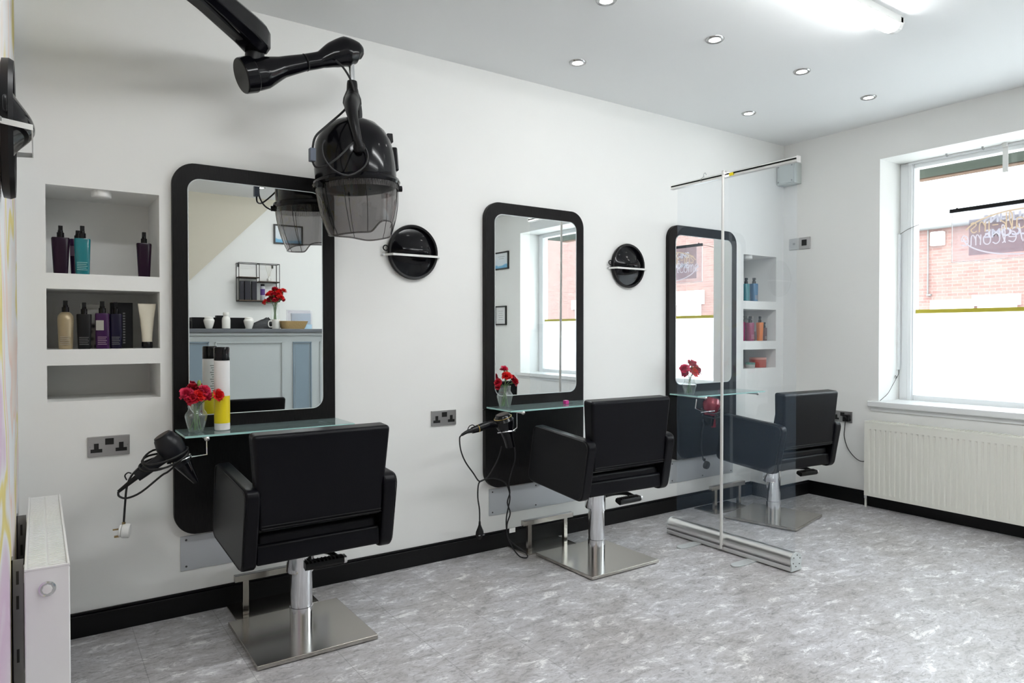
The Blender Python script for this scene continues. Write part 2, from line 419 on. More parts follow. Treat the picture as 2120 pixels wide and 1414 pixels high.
sl = struct('window_sill', B().box((XR-.035, WY0+.062, .685), (fx0, WY1-.06, .7235)).box((XR, WY0, .66), (OX, WY1, .686)), sill_m, win, bevel=.006)
# plasterboard lip between sill and radiator
struct('trim_2', B().box((XR-.010, WY0+.05, .655), (XR, WY1-.05, .685)), sill_m, bevel=.002)
# shop-front box outside above the window
tag(link('shutter_box', B().box((5.10, WY0+.1, 2.33), (5.40, WY1-.1, 2.7)), mat('dark_weathered_soffit', (.055, .064, .052), .9, spec=0)), 'dark weathered soffit of the sign box outside above the window', 'shutter box')
tag(link('timber_fascia', B().box((5.40, WY0+.1, 2.322), (5.49, WY1-.1, 2.72)), mat('brown_timber', (.15, .10, .075), .9, spec=0)), 'brown timber board along the front edge of the soffit outside', 'board')

# ---------------------------------------------------------------- street outside
tag(link('pavement', B().box((5.4, -30, -.45), (18.0, 22, -.35)), tarmac_m), 'pale street surface outside between the shop and the brick terrace', 'road')
bA = thing('brick_house', 'red brick house with white lintels and pale slate roof across the street', 'house', (18.2, 4, -.35))
link('wall', B().box((18, 1.52, -.35), (24, 9, 3.72)), brick_m, bA)
rf = B(); rf.hexa([(17.85, 1.52, 3.72), (24, 1.52, 3.72), (24, 9.2, 3.72), (17.85, 9.2, 3.72), (20.9, 1.52, 6.6), (21.3, 1.52, 6.6), (21.3, 9.2, 6.6), (20.9, 9.2, 6.6)])
link('roof', rf, slate_m, bA)
link('gutter', B().cyl((17.86, 1.52, 3.74), (17.86, 9.2, 3.74), .06), mat('dark_gutter', (.12, .12, .12), .5), bA)
link('lintel', B().box((17.94, 3.98, 1.66), (18.02, 4.92, 1.96)), stone_m, bA)
link('lintel', B().box((17.92, 3.05, 1.80), (18.02, 4.00, 2.05)), stone_m, bA)
wn_ = link('window', B().box((17.97, 3.12, .4), (18.02, 3.9, 1.80)), pvc_m, bA)
link('pane', B().box((17.95, 3.2, .5), (17.975, 3.78, 1.72)), mat('dark_far_glass', (.35, .42, .45), .1), wn_)
wn_ = link('window', B().box((17.97, 4.1, .4), (18.02, 4.8, 1.64)), pvc_m, bA)
link('pane', B().box((17.95, 4.2, .5), (17.975, 4.7, 1.58)), MATS['dark_far_glass'], wn_)
link('alarm_box', B().box((17.85, 4.60, 3.28), (18, 4.90, 3.62)), whitep_m, bA, bevel=.03)
link('downpipe', B().cyl((17.95, 4.98, 2.1), (17.95, 4.98, 3.7), .018).box((17.92, 4.90, 2.08), (17.98, 5.0, 2.12)), mat('dark_gutter'), bA)
link('downpipe', B().box((17.88, 5.28, 2.55), (18, 5.42, 3.7)), whitep_m, bA)
bB = thing('brick_building', 'taller red brick building across the street seen in the far mirror', 'building', (18.2, -10, -.35))
link('wall', B().box((18, -26, -.35), (24, 1.5, 6.4)), brick_m, bB)
link('lintel', B().box((17.93, -13.4, 2.12), (18.02, -11.95, 2.58)), stone_m, bB)
wn_ = link('window', B().box((17.96, -13.1, .3), (18.02, -12.08, 2.12)), pvc_m, bB)
link('pane', B().box((17.94, -12.9, .5), (17.97, -12.3, 1.95)), MATS['dark_far_glass'], wn_)
for yy in (-3.0, -7.5, -18):
    link('lintel', B().box((17.93, yy-.7, 2.12), (18.02, yy+.7, 2.5)), stone_m, bB)
    wn_ = link('window', B().box((17.96, yy-.5, .6), (18.02, yy+.5, 2.12)), pvc_m, bB)
    link('pane', B().box((17.94, yy-.4, .7), (17.97, yy+.4, 2.0)), MATS['dark_far_glass'], wn_)

# ---------------------------------------------------------------- ceiling lamps
ring_m = mat('satin_nickel_ring', (.45, .45, .45), .25, 1)
dl_e = emission('downlight_lamp', (1, .98, .95), SPOT_E)
def make_downlight(x, y, label, group='recessed downlights in the ceiling'):
    t = thing('downlight', label, 'ceiling light', (x, y, H), group=group)
    pr = [(.026, -.001), (.028, -.006), (.040, -.008), (.044, -.004), (.045, 0)]
    link('bezel_ring', B().lathe(pr, (x, y, H), cap=False, seg=28), ring_m, t)
    link('lamp', B().lathe([(.0268, -.0045), (.0268, -.002)], (x, y, H), seg=24), dl_e, t)
    return t
for x, y, lb in [(2.014, -.962, 'recessed downlight cut by the top edge of the picture'), (2.715, -.966, 'recessed downlight nearest the tube batten, in the outer row'),
                 (2.352, -.369, 'leftmost recessed downlight, in the row close to the mirror wall'), (3.436, -.965, 'recessed downlight right of the one nearest the batten'),
                 (4.148, -.949, 'rightmost recessed downlight, near the window wall'), (3.808, -.349, 'recessed downlight close to the mirror wall corner'),
                 (1.812, -3.865, 'recessed downlight seen only in the large left mirror')]:
    make_downlight(x, y, lb)
tube_e = emission('batten_diffuser', (.975, .995, 1.0), TUBE_E)
def batten(x0, x1, y, label):
    t = thing('ceiling_batten', label, 'ceiling light', ((x0+x1)/2, y, H))
    def prof(r, z0): return [(-r, 0), (-r, -z0*.45), (-r*.75, -z0*.85), (-r*.3, -z0), (r*.3, -z0), (r*.75, -z0*.85), (r, -z0*.45), (r, 0)]
    low = [(-.0385, -.034), (-.030, -.052), (-.013, -.060), (.013, -.060), (.030, -.052), (.0385, -.034)]
    link('diffuser', B().prism(low, lambda u, v, d: (d, y+u, H+v), x0+.032, x1-.032), tube_e, t)
    link('end_cap', B().prism(prof(.040, .060), lambda u, v, d: (d, y+u, H+v), x0, x0+.032), whitep_m, t, bevel=.004)
    link('end_cap', B().prism(prof(.040, .060), lambda u, v, d: (d, y+u, H+v), x1-.032, x1), whitep_m, t, bevel=.004)
    link('base_tray', B().box((x0+.01, y-.040, H-.034), (x1-.01, y+.040, H)), whitep_m, t)
batten(1.75, 3.235, -1.562, 'white ceiling batten with glowing tube diffuser near the window')
batten(.30, 1.2, -1.562, 'unseen ceiling batten added to brighten the room nearer the left wall')  # added out of view to brighten the left part of the room
batten(1.75, 3.235, -2.85, 'unseen ceiling batten added to brighten the rear of the room, towards the window')  # added lamp for the rear of the room, kept out of the mirror

# ---------------------------------------------------------------- styling stations
def station(x0, label, cut=False):
    x1 = x0+.692
    t = thing('styling_station', label, 'mirror station', ((x0+x1)/2, -.015, .34))
    outer = rrect(x0, .342, x1, 1.903, .092, 10)
    zc = .775
    up = [p_ for p_ in outer if p_[1] > zc]+[]
    up = sorted(up, key=lambda q: 0) if False else up
    # upper board
    ring = [(x1, zc)] + [p_ for p_ in outer if p_[1] > zc] + [(x0, zc)]
    link('mirror_frame', B().prism(ring, lambda u, v, d: (u, d, v), -.001, -.031), panel_m, t, bevel=.002)
    low = [(x0, zc-.0025)] + [p_ for p_ in outer if p_[1] < zc] + [(x1, zc-.0025)]
    link('lower_panel', B().prism(low, lambda u, v, d: (u, d, v), -.001, -.031), panel_m, t, bevel=.002)
    mz = link('mirror_glass', B().prism(rrect(x0+.061, .846, x1-.063, 1.836, .048, 8), lambda u, v, d: (u, d, v), -.030, -.0350), mirror_m, t)
    oo = rrect(x0+.058, .843, x1-.060, 1.839, .050, 8); ii = rrect(x0+.0615, .8465, x1-.0635, 1.8355, .047, 8)
    e = B(); k = len(oo)
    e.add([(u, -.0355, v) for u, v in oo]+[(u, -.0355, v) for u, v in ii]+[(u, -.030, v) for u, v in oo],
          [(i, (i+1) % k, k+(i+1) % k, k+i) for i in range(k)]+[(2*k+i, 2*k+(i+1) % k, (i+1) % k, i) for i in range(k)])
    link('bevelled_edge', e, mirror_edge_m, mz)
    sh = link('glass_shelf', B().box((x0+.006, -.033, .7825), (x1+.002, -.266, .7905)), shelfglass_m, t)
    link('polished_edge', B().box((x0+.006, -.2661, .7825), (x1+.002, -.2668, .7905)).box((x0+.0055, -.033, .7825), (x0+.006, -.266, .7905)), shelfedge_m, sh)
    for bx in (x0+.085, x1-.075):
        br = link('shelf_bracket', B().cyl((bx, -.031, .775), (bx, -.262, .775), .0065).box((bx-.006, -.04, .776), (bx+.006, -.25, .7822)), alu_m, t)
        link('bracket_cap', B().ball((bx, -.262, .775), .0105), alu_m, br)
    return t
t1 = station(.461, 'left styling station, large black framed mirror with glass shelf, nearest the photographer')
t2 = station(1.990, 'middle styling station, black framed mirror with glass shelf between two black wall dishes')
t3 = station(3.415, 'far styling station seen through the clear screen, black framed mirror with glass shelf')
def holder(t, pts, ring_c, ring_r, ring_n=(0, .1, 1), lb=None):
    h_ = B().sweep(pts, .0035, 8)
    q = Vector(ring_n).normalized().to_track_quat('Z', 'Y')
    rp = [Vector(ring_c)+q @ Vector((ring_r*math.cos(a), ring_r*math.sin(a), 0)) for a in [2*PI*i/24 for i in range(24)]]
    h_.sweep(rp, .0035, 8, closed=True)
    link('dryer_holder', h_, chrome_m, t)
holder(t1, [(.546, -.262, .775), (.546, -.262, .712), (.49, -.262, .708)], (.446, -.262, .705), .044, (-.3, 0, 1))
holder(t2, [(2.035, -.262, .775), (2.035, -.262, .700), (2.012, -.262, .688)], (1.970, -.262, .684), .044, (0, .2, 1))
holder(t3, [(3.415, -.262, .772), (3.405, -.262, .715), (3.47, -.262, .692)], (3.522, -.262, .685), .05, (0, .2, 1))

# steel kick plates
for x0, x1, ts, lb in [(.488, 1.13, 5, 'grey metal plate screwed to the wall behind the nearest chair'), (2.030, 2.665, 5, 'grey metal plate screwed to the wall behind the middle chair'),
                   (3.455, 4.107, 5, 'grey metal plate screwed to the wall behind the clear screen')]:
    t = thing('wall_plate', lb, 'metal plate', ((x0+x1)/2, 0, .187))
    link('plate', B().box((x0, 0, .186), (x1, -.004, .332)), plate_m, t, bevel=.001)
    for k in range(3):
        xx = x0+.022+(x1-x0-.044)*k/2
        for zz in (.203, .315):
            link('screw', B().cyl((xx, -.003, zz), (xx, -.0058, zz), .0048, .004, 10), mat('dark_screw', (.08, .08, .08), .5, .5), t)

# ---------------------------------------------------------------- footrests
def footrest(x0, y0, label, rz=0):
    t = thing('footrest', label, 'footrest', (x0, y0, 0), rz, 'steel footrests below the mirrors', worldco=False)
    link('base_plate', B().prism(rrect(0, -.186, .348, 0, .012, 4), lambda u, v, d: (u, v, d), 0, .008), steel_m, t, bevel=.0015)
    link('foot_bar', B().box((.002, -.155, .150), (.346, -.128, .177)), steel_m, t, bevel=.002)
    for lx in (.046, .294):
        link('leg', B().box((lx-.012, -.152, .008), (lx+.012, -.131, .150)), steel_m, t, bevel=.0015)
footrest(.666, -.005-.012, 'steel footrest bar behind the base of the nearest chair')
footrest(2.140, -.018, 'steel footrest bar left of the middle chair base')
footrest(3.640, -.045, 'steel footrest bar seen through the clear screen')

# ---------------------------------------------------------------- salon chairs
def chair(cx, cy, rz, base_rz, lever_a, dz, label, ldx=0):
    t = thing('salon_chair', label, 'chair', (cx, cy, 0), 0, worldco=False)
    seat_rot = Matrix.Rotation(rz, 4, 'Z') @ Matrix.Translation((0, 0, dz))
    def put(name, bld, m_, **k):
        bld.xf(seat_rot); return link(name, bld, m_, t, **k)
    # base
    bb = B().box((-.227, -.227, .004), (.227, .227, .020)); bb.xf(Matrix.Rotation(base_rz, 4, 'Z'))
    link('base_plate', bb, steel_m, t, bevel=.0025)
    link('column', B().lathe([(.0445, .020), (.0450, .112), (.0425, .113), (.0425, .262), (.047, .263), (.047, .370+dz)], seg=40), chrome_m, t)
    link('column_collar', B().lathe([(.050, .245+dz), (.053, .25+dz), (.053, .365+dz), (.050, .370+dz)], (0, .012, 0), seg=32).box((-.07, -.02, .325+dz), (.07, .06, .372+dz)), blackp_m if False else chrome_m, t)
    # foot lever with ribbed grip
    La = Matrix.Rotation(lever_a, 4, 'Z') @ Matrix.Translation((0, 0, dz*.6))
    lv = B().sweep([(.03, .02, .300), (.075+ldx*.6, .03, .305), (.115+ldx, .01, .300), (.135+ldx, -.04, .288)], [.012, .012, .011, .010], 10, 4); lv.xf(La)
    lvo = link('foot_lever', lv, blackp_m, t)
    gp = B().prism(rpoly([(-.022, 0), (-.018, .018), (.018, .022), (.024, .004), (.012, -.004), (-.012, -.012)], .004, 3), lambda u, v, d: (d+ldx, -.055+u, .278+v), -.005, .150)
    for k in range(9): gp.box((.006+k*.015+ldx, -.073, .293), (.010+k*.015+ldx, -.037, .3015))
    gp.xf(La); link('pedal_grip', gp, blackp_m, lvo, bevel=.001)
    ec = B().prism(rpoly([(-.021, 0), (-.017, .017), (.017, .021), (.023, .004), (.011, -.003), (-.011, -.011)], .004, 3), lambda u, v, d: (d+ldx, -.055+u, .278+v), .150, .163); ec.xf(La)
    link('metal_end_cap', ec, alu_m, lvo, bevel=.002)
    # seat
    put('seat', B().box((-.229, -.222, .395), (.229, .262, .486)), leather_m, bevel=.022, seg=4)
    put('seat_frame', B().box((-.225, -.18, .368), (.225, .235, .400)), leather_m, bevel=.012, seg=3)
    put('rear_rail', B().prism(rpoly([(-.236, .372), (-.232, .446), (-.196, .452), (-.196, .378)], .014), lambda u, v, d: (d, u, v), -.231, .231), leather_m, bevel=.006, seg=2)
    # arms
    prof = [(.232, .384), (.172, .684), (-.292, .652), (-.236, .354)]
    for s_ in (-1, 1):
        pr = rpoly(prof, [.05, .030, .050, .045], 6)
        a = B().prism(pr, lambda u, v, d: (d + s_*(0 if v < .5 else -.003), u, v), s_*.232, s_*.282)
        ao = put('armrest', a, leather_m, bevel=.009, seg=3)
        sm = B()
        pr2 = rpoly([(.225, .390), (.167, .678), (-.285, .646), (-.230, .361)], [.05, .028, .047, .043], 6)
        sm.sweep([(s_*.2815, u, v) for u, v in pr2], .0022, 6, closed=True); sm.xf(seat_rot)
        link('seam', sm, seam_m, ao)
    # backrest, leaning a little, wider at its top
    vs = [(-.229, -.262, .500), (.229, -.262, .500), (.225, -.190, .490), (-.225, -.190, .490), (-.257, -.284, .838), (.257, -.284, .838), (.253, -.205, .845), (-.253, -.205, .845)]
    bo = put('backrest', B().hexa(vs), leather_m, bevel=.016, seg=4)
    st = B().sweep([(-.222, -.2655, .520), (.222, -.2655, .520)], .002, 6).sweep([(-.222, -.2655, .510), (.222, -.2655, .510)], .002, 6); st.xf(seat_rot)
    link('seam', st, seam_m, bo)
    return t
chair(.853, -.462, math.radians(.5), 0, 0, 0, 'nearest black leatherette salon chair on a square steel base, left of the others')
chair(2.407, -.458, math.radians(-2.3), 0, math.radians(2), .027, 'middle black salon chair on a square steel base, left of the clear screen', .11)
chair(3.884, -.490, math.radians(-4.4), math.radians(13), math.radians(-6), -.011, 'far black salon chair partly behind the clear screen, by the radiator', .18)

# ---------------------------------------------------------------- power sockets
def double_socket(o3, ax, label, plug=None, cat='socket'):
    """ax: 'y' on the mirror wall, 'x' on the window wall; o3 = lower left corner seen from the room"""
    t = thing('double_socket', label, cat, o3)
    if ax == 'y': T = lambda u, d, v: (o3[0]+u, o3[1]-d, o3[2]+v)
    else: T = lambda u, d, v: (o3[0]-d, o3[1]-u, o3[2]+v)
    def bx(name, u0, v0, u1, v1, d0, d1, m_, par=t, bev=0):
        b_ = B().box(T(u0, d0, v0), T(u1, d1, v1)); return link(name, b_, m_, par, bevel=bev)
    fp = bx('face_plate', 0, 0, .146, .080, 0, .008, socket_m, t, .002)
    dk = mat('dark_socket_insert', (.012, .012, .012), .35)
    bx('rocker_switch', .060, .045, .090, .070, .008, .0095, dk)
    for u in (.030, .116):
        e = B().box(T(u-.020, .008, .016), T(u+.020, .0086, .030)).box(T(u-.008, .008, .028), T(u+.008, .0086, .052))
        link('outlet_insert', e, dk, t)
    for u in (.008, .138): link('screw', B().box(T(u-.002, .008, .038), T(u+.002, .0088, .042)), galv_m, t)
    return t
double_socket((.157, 0, .702), 'y', 'brushed metal double socket left of the nearest station')
double_socket((1.675, 0, .706), 'y', 'brushed metal double socket between the left and middle stations')
double_socket((XR, -.405, .554), 'x', 'brushed metal double socket by the far chair with a black plug in it')
# small paired plates high on the window wall
t = thing('thermostat', 'brushed metal heating control plate with a black screen, high beside the corner', 'wall control', (XR, -.185, 1.81))
link('plate', B().box((XR, -.138, 1.812), (XR-.012, -.224, 1.898)), socket_m, t, bevel=.002)
link('screen', B().box((XR-.012, -.160, 1.836), (XR-.0135, -.200, 1.880)), mat('dark_socket_insert'), t)
t = thing('blank_switch_plate', 'plain brushed metal wall plate left of the heating control', 'wall plate', (XR, -.095, 1.81))
link('plate', B().box((XR, -.054, 1.813), (XR-.010, -.136, 1.897)), mat('pale_nickel', (.55, .56, .56), .35, .7), t, bevel=.002)
link('button', B().box((XR-.010, -.086, 1.848), (XR-.012, -.104, 1.864)), galv_m, t)
# junction box in the corner
t = thing('junction_box', 'pale grey square electrical box in the upper corner by the screen top', 'junction box', (4.65, -.07, 2.28))
jm = mat('pale_grey_plastic_box', (.58, .62, .60), .45)
link('box_body', B().box((4.615, -.002, 2.300), (XR, -.150, 2.450)), jm, t, bevel=.004)
link('lid', B().box((4.608, -.008, 2.306), (4.616, -.144, 2.444)), jm, t, bevel=.003)
for yy in (-.02, -.132):
    for zz in (2.32, 2.432): link('screw', B().cyl((4.609, yy, zz), (4.606, yy, zz), .006, seg=10), galv_m, t)

# ---------------------------------------------------------------- plugs and charger by the radiator
t = thing('charger', 'black plug-in charger with a thin cable to a slim adapter beside the radiator', 'charger', (XR-.01, -.52, .56))
link('plug', B().box((XR-.009, -.497, .565), (XR-.040, -.540, .612)).cyl((XR-.040, -.518, .59), (XR-.052, -.518, .588), .018, .012), blackp_m, t, bevel=.005)
link('cable', B().sweep([(4.67, -.518, .565), (4.68, -.508, .519), (4.69, -.500, .45), (4.69, -.530, .369), (4.69, -.590, .31), (4.69, -.641, .301), (4.69, -.672, .339), (4.69, -.676, .384)], .0028, 8, 5), rubber_m, t)
link('adapter', B().box((XR-.001, -.660, .382), (XR-.03, -.688, .475)), blackp_m, t, bevel=.003)

# ---------------------------------------------------------------- radiators
def radiator_right():
    y0, y1, z0, z1 = -.690, -2.35, .088, .582
    t = thing('panel_radiator', 'cream panel radiator with vertical grooves under the window', 'radiator', (4.63, (y0+y1)/2, z0))
    X0 = 4.610
    # corrugated front
    ys = []; pitch_ = .0335; nb = int((y0-y1-.05)/pitch_)
    v = []; f = []
    prof = [(0, 0)]
    b_ = B()
    cols = [y0]
    pts = [(y0, 0)]
    for k in range(nb):
        a = y0-.028-k*pitch_
        pts += [(a, 0), (a-.004, .0055), (a-.011, .0055), (a-.015, 0)]
    pts += [(y1, 0)]
    rows = [(z0, 0), (z0+.024, 0), (z0+.036, 1), (z1-.050, 1), (z1-.040, 0), (z1, 0)]
    for zz, amt in rows:
        for yy, d in pts: b_.v.append((X0+d*amt, yy, zz))
    W = len(pts)
    for r in range(len(rows)-1):
        for c in range(W-1): b_.f.append((r*W+c, r*W+c+1, (r+1)*W+c+1, (r+1)*W+c))
    # close edges back
    b_.add([(X0, y0, z0), (X0, y0, z1), (X0+.02, y0, z1), (X0+.02, y0, z0)], [(0, 1, 2, 3)])
    b_.add([(X0, y0, z0), (X0, y1, z0), (X0+.02, y1, z0), (X0+.02, y0, z0)], [(0, 1, 2, 3)])
    link('front_panel', b_, radr_m, t, angle=25)
    link('back_panel', B().box((4.665, y0, z0), (4.680, y1, z1)), radr_m, t)
    g = B().box((X0-.001, y0+.004, z1-.002), (4.684, y1, z1+.010))
    for k in range(64): g.box((X0+.012, y0-.02-k*.025, z1+.010), (4.675, y0-.032-k*.025, z1+.014))
    link('top_grille', g, radr_m, t, bevel=.001)
    link('side_panel', B().box((X0, y0+.004, z0), (4.684, y0, z1)), radr_m, t)
    vv = link('valve', B().cyl((4.655, y0+.016, .06), (4.655, y0+.016, .125), .011).cyl((4.655, y0+.016, .095), (4.655, y0-.002, .095), .008), chrome_m, t)
    link('valve_cap', B().cyl((4.655, y0+.016, .125), (4.655, y0+.016, .150), .014, .011), whitep_m, vv)
    link('pipe', B().cyl((4.655, y0+.016, 0), (4.655, y0+.016, .06), .0075), radr_m, vv)
radiator_right()
def radiator_left():
    y0, y1, z0, z1 = -1.085, -.165, .075, .597
    xa, xb = -.033, .063
    t = thing('panel_radiator', 'white panel radiator seen end-on at the left edge of the picture', 'radiator', (.015, (y0+y1)/2, z0))
    link('front_panel', B().box((xb-.012, y0, z0), (xb, y1, z1)), rad_m, t, bevel=.004)
    link('back_panel', B().box((xa, y0, z0), (xa+.012, y1, z1)), rad_m, t, bevel=.004)
    sp_ = B().box((xa+.001, y0-.001, z0+.005), (xb-.001, y0+.004, z1+.003))
    link('side_panel', sp_, rad_m, t, bevel=.003)
    link('side_panel', B().box((xa+.001, y1-.004, z0+.005), (xb-.001, y1+.001, z1+.003)), rad_m, t, bevel=.003)
    g = B().box((xa, y0, z1-.004), (xb, y1, z1+.001))
    k = 0; yy = y0+.02
    while yy < y1-.02:
        g.box((xa+.008, yy, z1+.001), (xa+.0455, yy+.0065, z1+.0045)); g.box((xa+.051, yy, z1+.001), (xb-.008, yy+.0065, z1+.0045)); yy += .0135
    link('top_grille', g, rad_m, t)
    link('top_rim', B().box((xa, y0, z1), (xa+.006, y1, z1+.006)).box((xb-.006, y0, z1), (xb, y1, z1+.006)).box((xa, y0-.002, z1), (xb, y0+.005, z1+.006)), rad_m, t, bevel=.0015)
    for a_ in [0]:
        pg = link('vent_plug', B().lathe([(.019, 0), (.019, .004), (.015, .005), (.015, .0055)], (.0145, y0-.001, .547), (0, -1, 0), 28), chrome_m, t)
        link('plug_insert', B().lathe([(.011, .005), (.011, .010), (.008, .0102)], (.0145, y0-.001, .547), (0, -1, 0), 8), whitep_m, pg)
    for yb in (-.95, -.42):
        bk_ = B().box((XL+.003, yb-.020, .10), (XL+.006, yb+.020, .600)).box((XL+.003, yb-.020, .10), (XL+.029, yb-.017, .600))
        slots = B()
        for zz in (.535, .47, .33, .2): slots.box((XL+.013, yb-.0206, zz), (XL+.019, yb-.0199, zz+.035))
        bk_.box((XL+.008, yb-.012, .50), (xa+.002, yb+.012, .535)).box((XL+.008, yb-.012, .12), (xa+.002, yb+.012, .15))
        bo = link('wall_bracket', bk_, galv_m, t)
        link('slots', slots, mat('dark_screw'), bo)
        link('bracket_clip', B().box((XL+.010, yb-.014, .535), (xa-.001, yb+.014, .575)), whitep_m, bo)
radiator_left()

# ---------------------------------------------------------------- round wall dishes
def wall_dish(c, normal, label, blabel, tilt=0):
    q = Vector(normal).to_track_quat('Z', 'Y'); M = Matrix.Translation(c) @ q.to_matrix().to_4x4()
    t = thing('round_dish', label, 'wall dish', c, 0)
    R_ = .139
    rim = B().lathe([(R_-.016, .010), (R_-.014, .022), (R_-.004, .024), (R_, .016), (R_-.002, .004), (R_-.012, .002)], cap=False, seg=56); rim.xf(M)
    link('rim', rim, blackp_m, t)
    side = Vector((1, 0, 0)) if abs(normal[1]) > .5 else Vector((0, 1, 0))
    N = Vector(normal); C = Vector(c); d = B(); RA, SG = 18, 56
    def hgt(u, v):
        rr = min(1, math.hypot(u, v)/.126); w_ = .050 if v > .004 else .034
        return .006 + (.012*(1-rr**2)) + .040*math.exp(-((v-.004)/w_)**2)*(1-(abs(u)/.126)**2.6)*(1-rr**6)
    for i in range(RA+1):
        for j in range(SG):
            rr = .0005+.1255*i/RA; a_ = 2*PI*j/SG; u, v = rr*math.cos(a_), rr*math.sin(a_)
            d.v.append(tuple(C+side*u+Vector((0, 0, v))+N*hgt(u, v)))
    for i in range(RA):
        for j in range(SG): d.f.append((i*SG+j, i*SG+(j+1) % SG, (i+1)*SG+(j+1) % SG, (i+1)*SG+j))
    link('glossy_face', d, gloss_m, t)
    # upright side direction for the strap: horizontal in the wall plane
    side = Vector((1, 0, 0)) if abs(normal[1]) > .5 else Vector((0, 1, 0))
    N = Vector(normal); C = Vector(c)
    hp = [C - side*(R_+.010+.013*math.cos(a)) + N*.012 + Vector((0, 0, .013+.013*math.sin(a))) for a in [2*PI*i/16 for i in range(16)]]
    link('hanging_loop', B().sweep(hp, .0032, 8, closed=True), blackp_m, t)
    s = thing('wall_bracket', blabel, 'bracket', tuple(C - Vector((0, 0, .02))))
    off = Vector((0, 0, -.020 - tilt))
    off2 = Vector((0, 0, -.020 + tilt))
    path = [C-side*.168+off+N*.002, C-side*.150+off+N*.004, C-side*.128+off+N*.052, C+side*.125+off2+N*.052, C+side*.142+off2+N*.004, C+side*.155+off2+N*.002]
    b_ = B()
    for i in range(len(path)-1):
        a, c2 = path[i], path[i+1]; hh = Vector((0, 0, .0055)); th = N*.0025
        b_.hexa([a-hh, c2-hh, c2-hh+th, a-hh+th, a+hh, c2+hh, c2+hh+th, a+hh+th])
    link('strap', b_, whitep_m, s, bevel=.0006)
    for e, oo_ in ((-1, off), (1, off2)):
        pz = C+side*e*(.162 if e < 0 else .150)+oo_+N*.0045
        link('screw', B().cyl(pz, pz+N*.003, .004, seg=10), galv_m, s)
    return t
wall_dish((1.568, -.003, 1.598), (0, -1, 0), 'round glossy black dish on the wall between the left and middle mirrors', 'white strap bracket across the dish between the left and middle mirrors')
wall_dish((3.060, -.003, 1.610), (0, -1, 0), 'round glossy black dish on the wall between the middle and far mirrors', 'white strap bracket across the dish between the middle and far mirrors')
wall_dish((XL+.006, -1.44, 1.605), (1, 0, 0), 'round black dish seen edge-on at the left edge of the picture', 'white strap bracket across the edge-on dish at the left edge')

# ---------------------------------------------------------------- hood dryer
hd = thing('hood_dryer', 'black hood hair dryer with smoked visor hanging from a jointed wall arm', 'hood dryer', (1.14, -.33, 1.60))
tilt = Matrix.Translation((1.14, -.33, 1.87)) @ Matrix.Rotation(math.radians(-4.5), 4, Vector((.55, .83, 0)))
def hput(name, b_, m_, par=hd, **k):
    b_.xf(tilt); return link(name, b_, m_, par, **k)
dome = [(.170, -.040), (.172, -.030), (.173, .03), (.170, .09), (.160, .14), (.139, .183), (.106, .217), (.066, .236), (.030, .244), (.0005, .246)]
dm = hput('dome', B().lathe(dome, seg=64, cap=False), gloss_m)
hput('brim_ring', B().lathe([(.170, -.044), (.181, -.050), (.187, -.040), (.183, -.028), (.173, -.022)], seg=64, cap=False), gloss_m)
# smoked visor with wavy lower edge
def visor_r(z): # z 0..1 downward
    return .176 - .040*z**2.2 - .006*z
vis = B(); seg_ = 96; rws = 14
def vbot(a):  # a=0 points along local +x; front opening towards the camera side
    d = (a - math.radians(-62) + PI) % (2*PI) - PI
    cut = .048*math.exp(-(d/.42)**4)
    d2 = (a - math.radians(118) + PI) % (2*PI) - PI
    return .218 - cut - .022*math.exp(-(d2/.9)**4)
for j in range(rws+1):
    for i in range(seg_):
        a = 2*PI*i/seg_; h_ = vbot(a)*j/rws; z = h_/.218
        rr = visor_r(z)*(1+.010*math.cos(6*a))
        vis.v.append((rr*math.cos(a), rr*math.sin(a), -.046-h_))
for j in range(rws):
    for i in range(seg_):
        vis.f.append((j*seg_+i, j*seg_+(i+1) % seg_, (j+1)*seg_+(i+1) % seg_, (j+1)*seg_+i))
vo = hput('visor', vis, smoke_m)
for ad in (-130, -100, -40, -15, 20, 80, 140, 200):
    a = math.radians(ad)
    rb = B().sweep([((visor_r(z_)*(1+.010*math.cos(6*a))+.0012)*math.cos(a), (visor_r(z_)*(1+.010*math.cos(6*a))+.0012)*math.sin(a), -.056-vbot(a)*.94*z_) for z_ in [i/8 for i in range(9)]], .0013, 6)
    hput('visor_rib', rb, blackp_m, vo)
ed = B().sweep([((visor_r(vbot(a)/.218)*(1+.010*math.cos(6*a)))*math.cos(a), (visor_r(vbot(a)/.218)*(1+.010*math.cos(6*a)))*math.sin(a), -.046-vbot(a)) for a in [2*PI*i/96 for i in range(96)]], .0035, 6, closed=True)
hput('visor_edge', ed, smoke_m, vo)
vt = B()
for i in range(110):
    a = math.radians(-150+i*1.65)
    vt.add([((.1775)*math.cos(a+da), .1775*math.sin(a+da), z_) for da, z_ in ((-.006, -.050), (.006, -.050), (.006, -.075), (-.006, -.075))], [(0, 1, 2, 3)])
hput('vent_slots', vt, mat('dark_vent_slots', (.05, .045, .045), .4), vo)
for ad in (-12, -168):
    a = math.radians(ad)
    hput('hinge_knob', B().cyl((.174*math.cos(a), .174*math.sin(a), -.055), (.197*math.cos(a), .197*math.sin(a), -.055), .013), blackp_m)
# control box on the right flank
a = math.radians(-8)
cb_ = B().box((.150, -.035, .02), (.186, .035, .125)); cb_.xf(Matrix.Rotation(a, 4, 'Z')); hput('control_box', cb_, gloss_m, bevel=.008, seg=3)
cb_ = B().box((.150, -.016, .150), (.176, .016, .190)); cb_.xf(Matrix.Rotation(a, 4, 'Z')); hput('control_knob', cb_, blackp_m, bevel=.004)
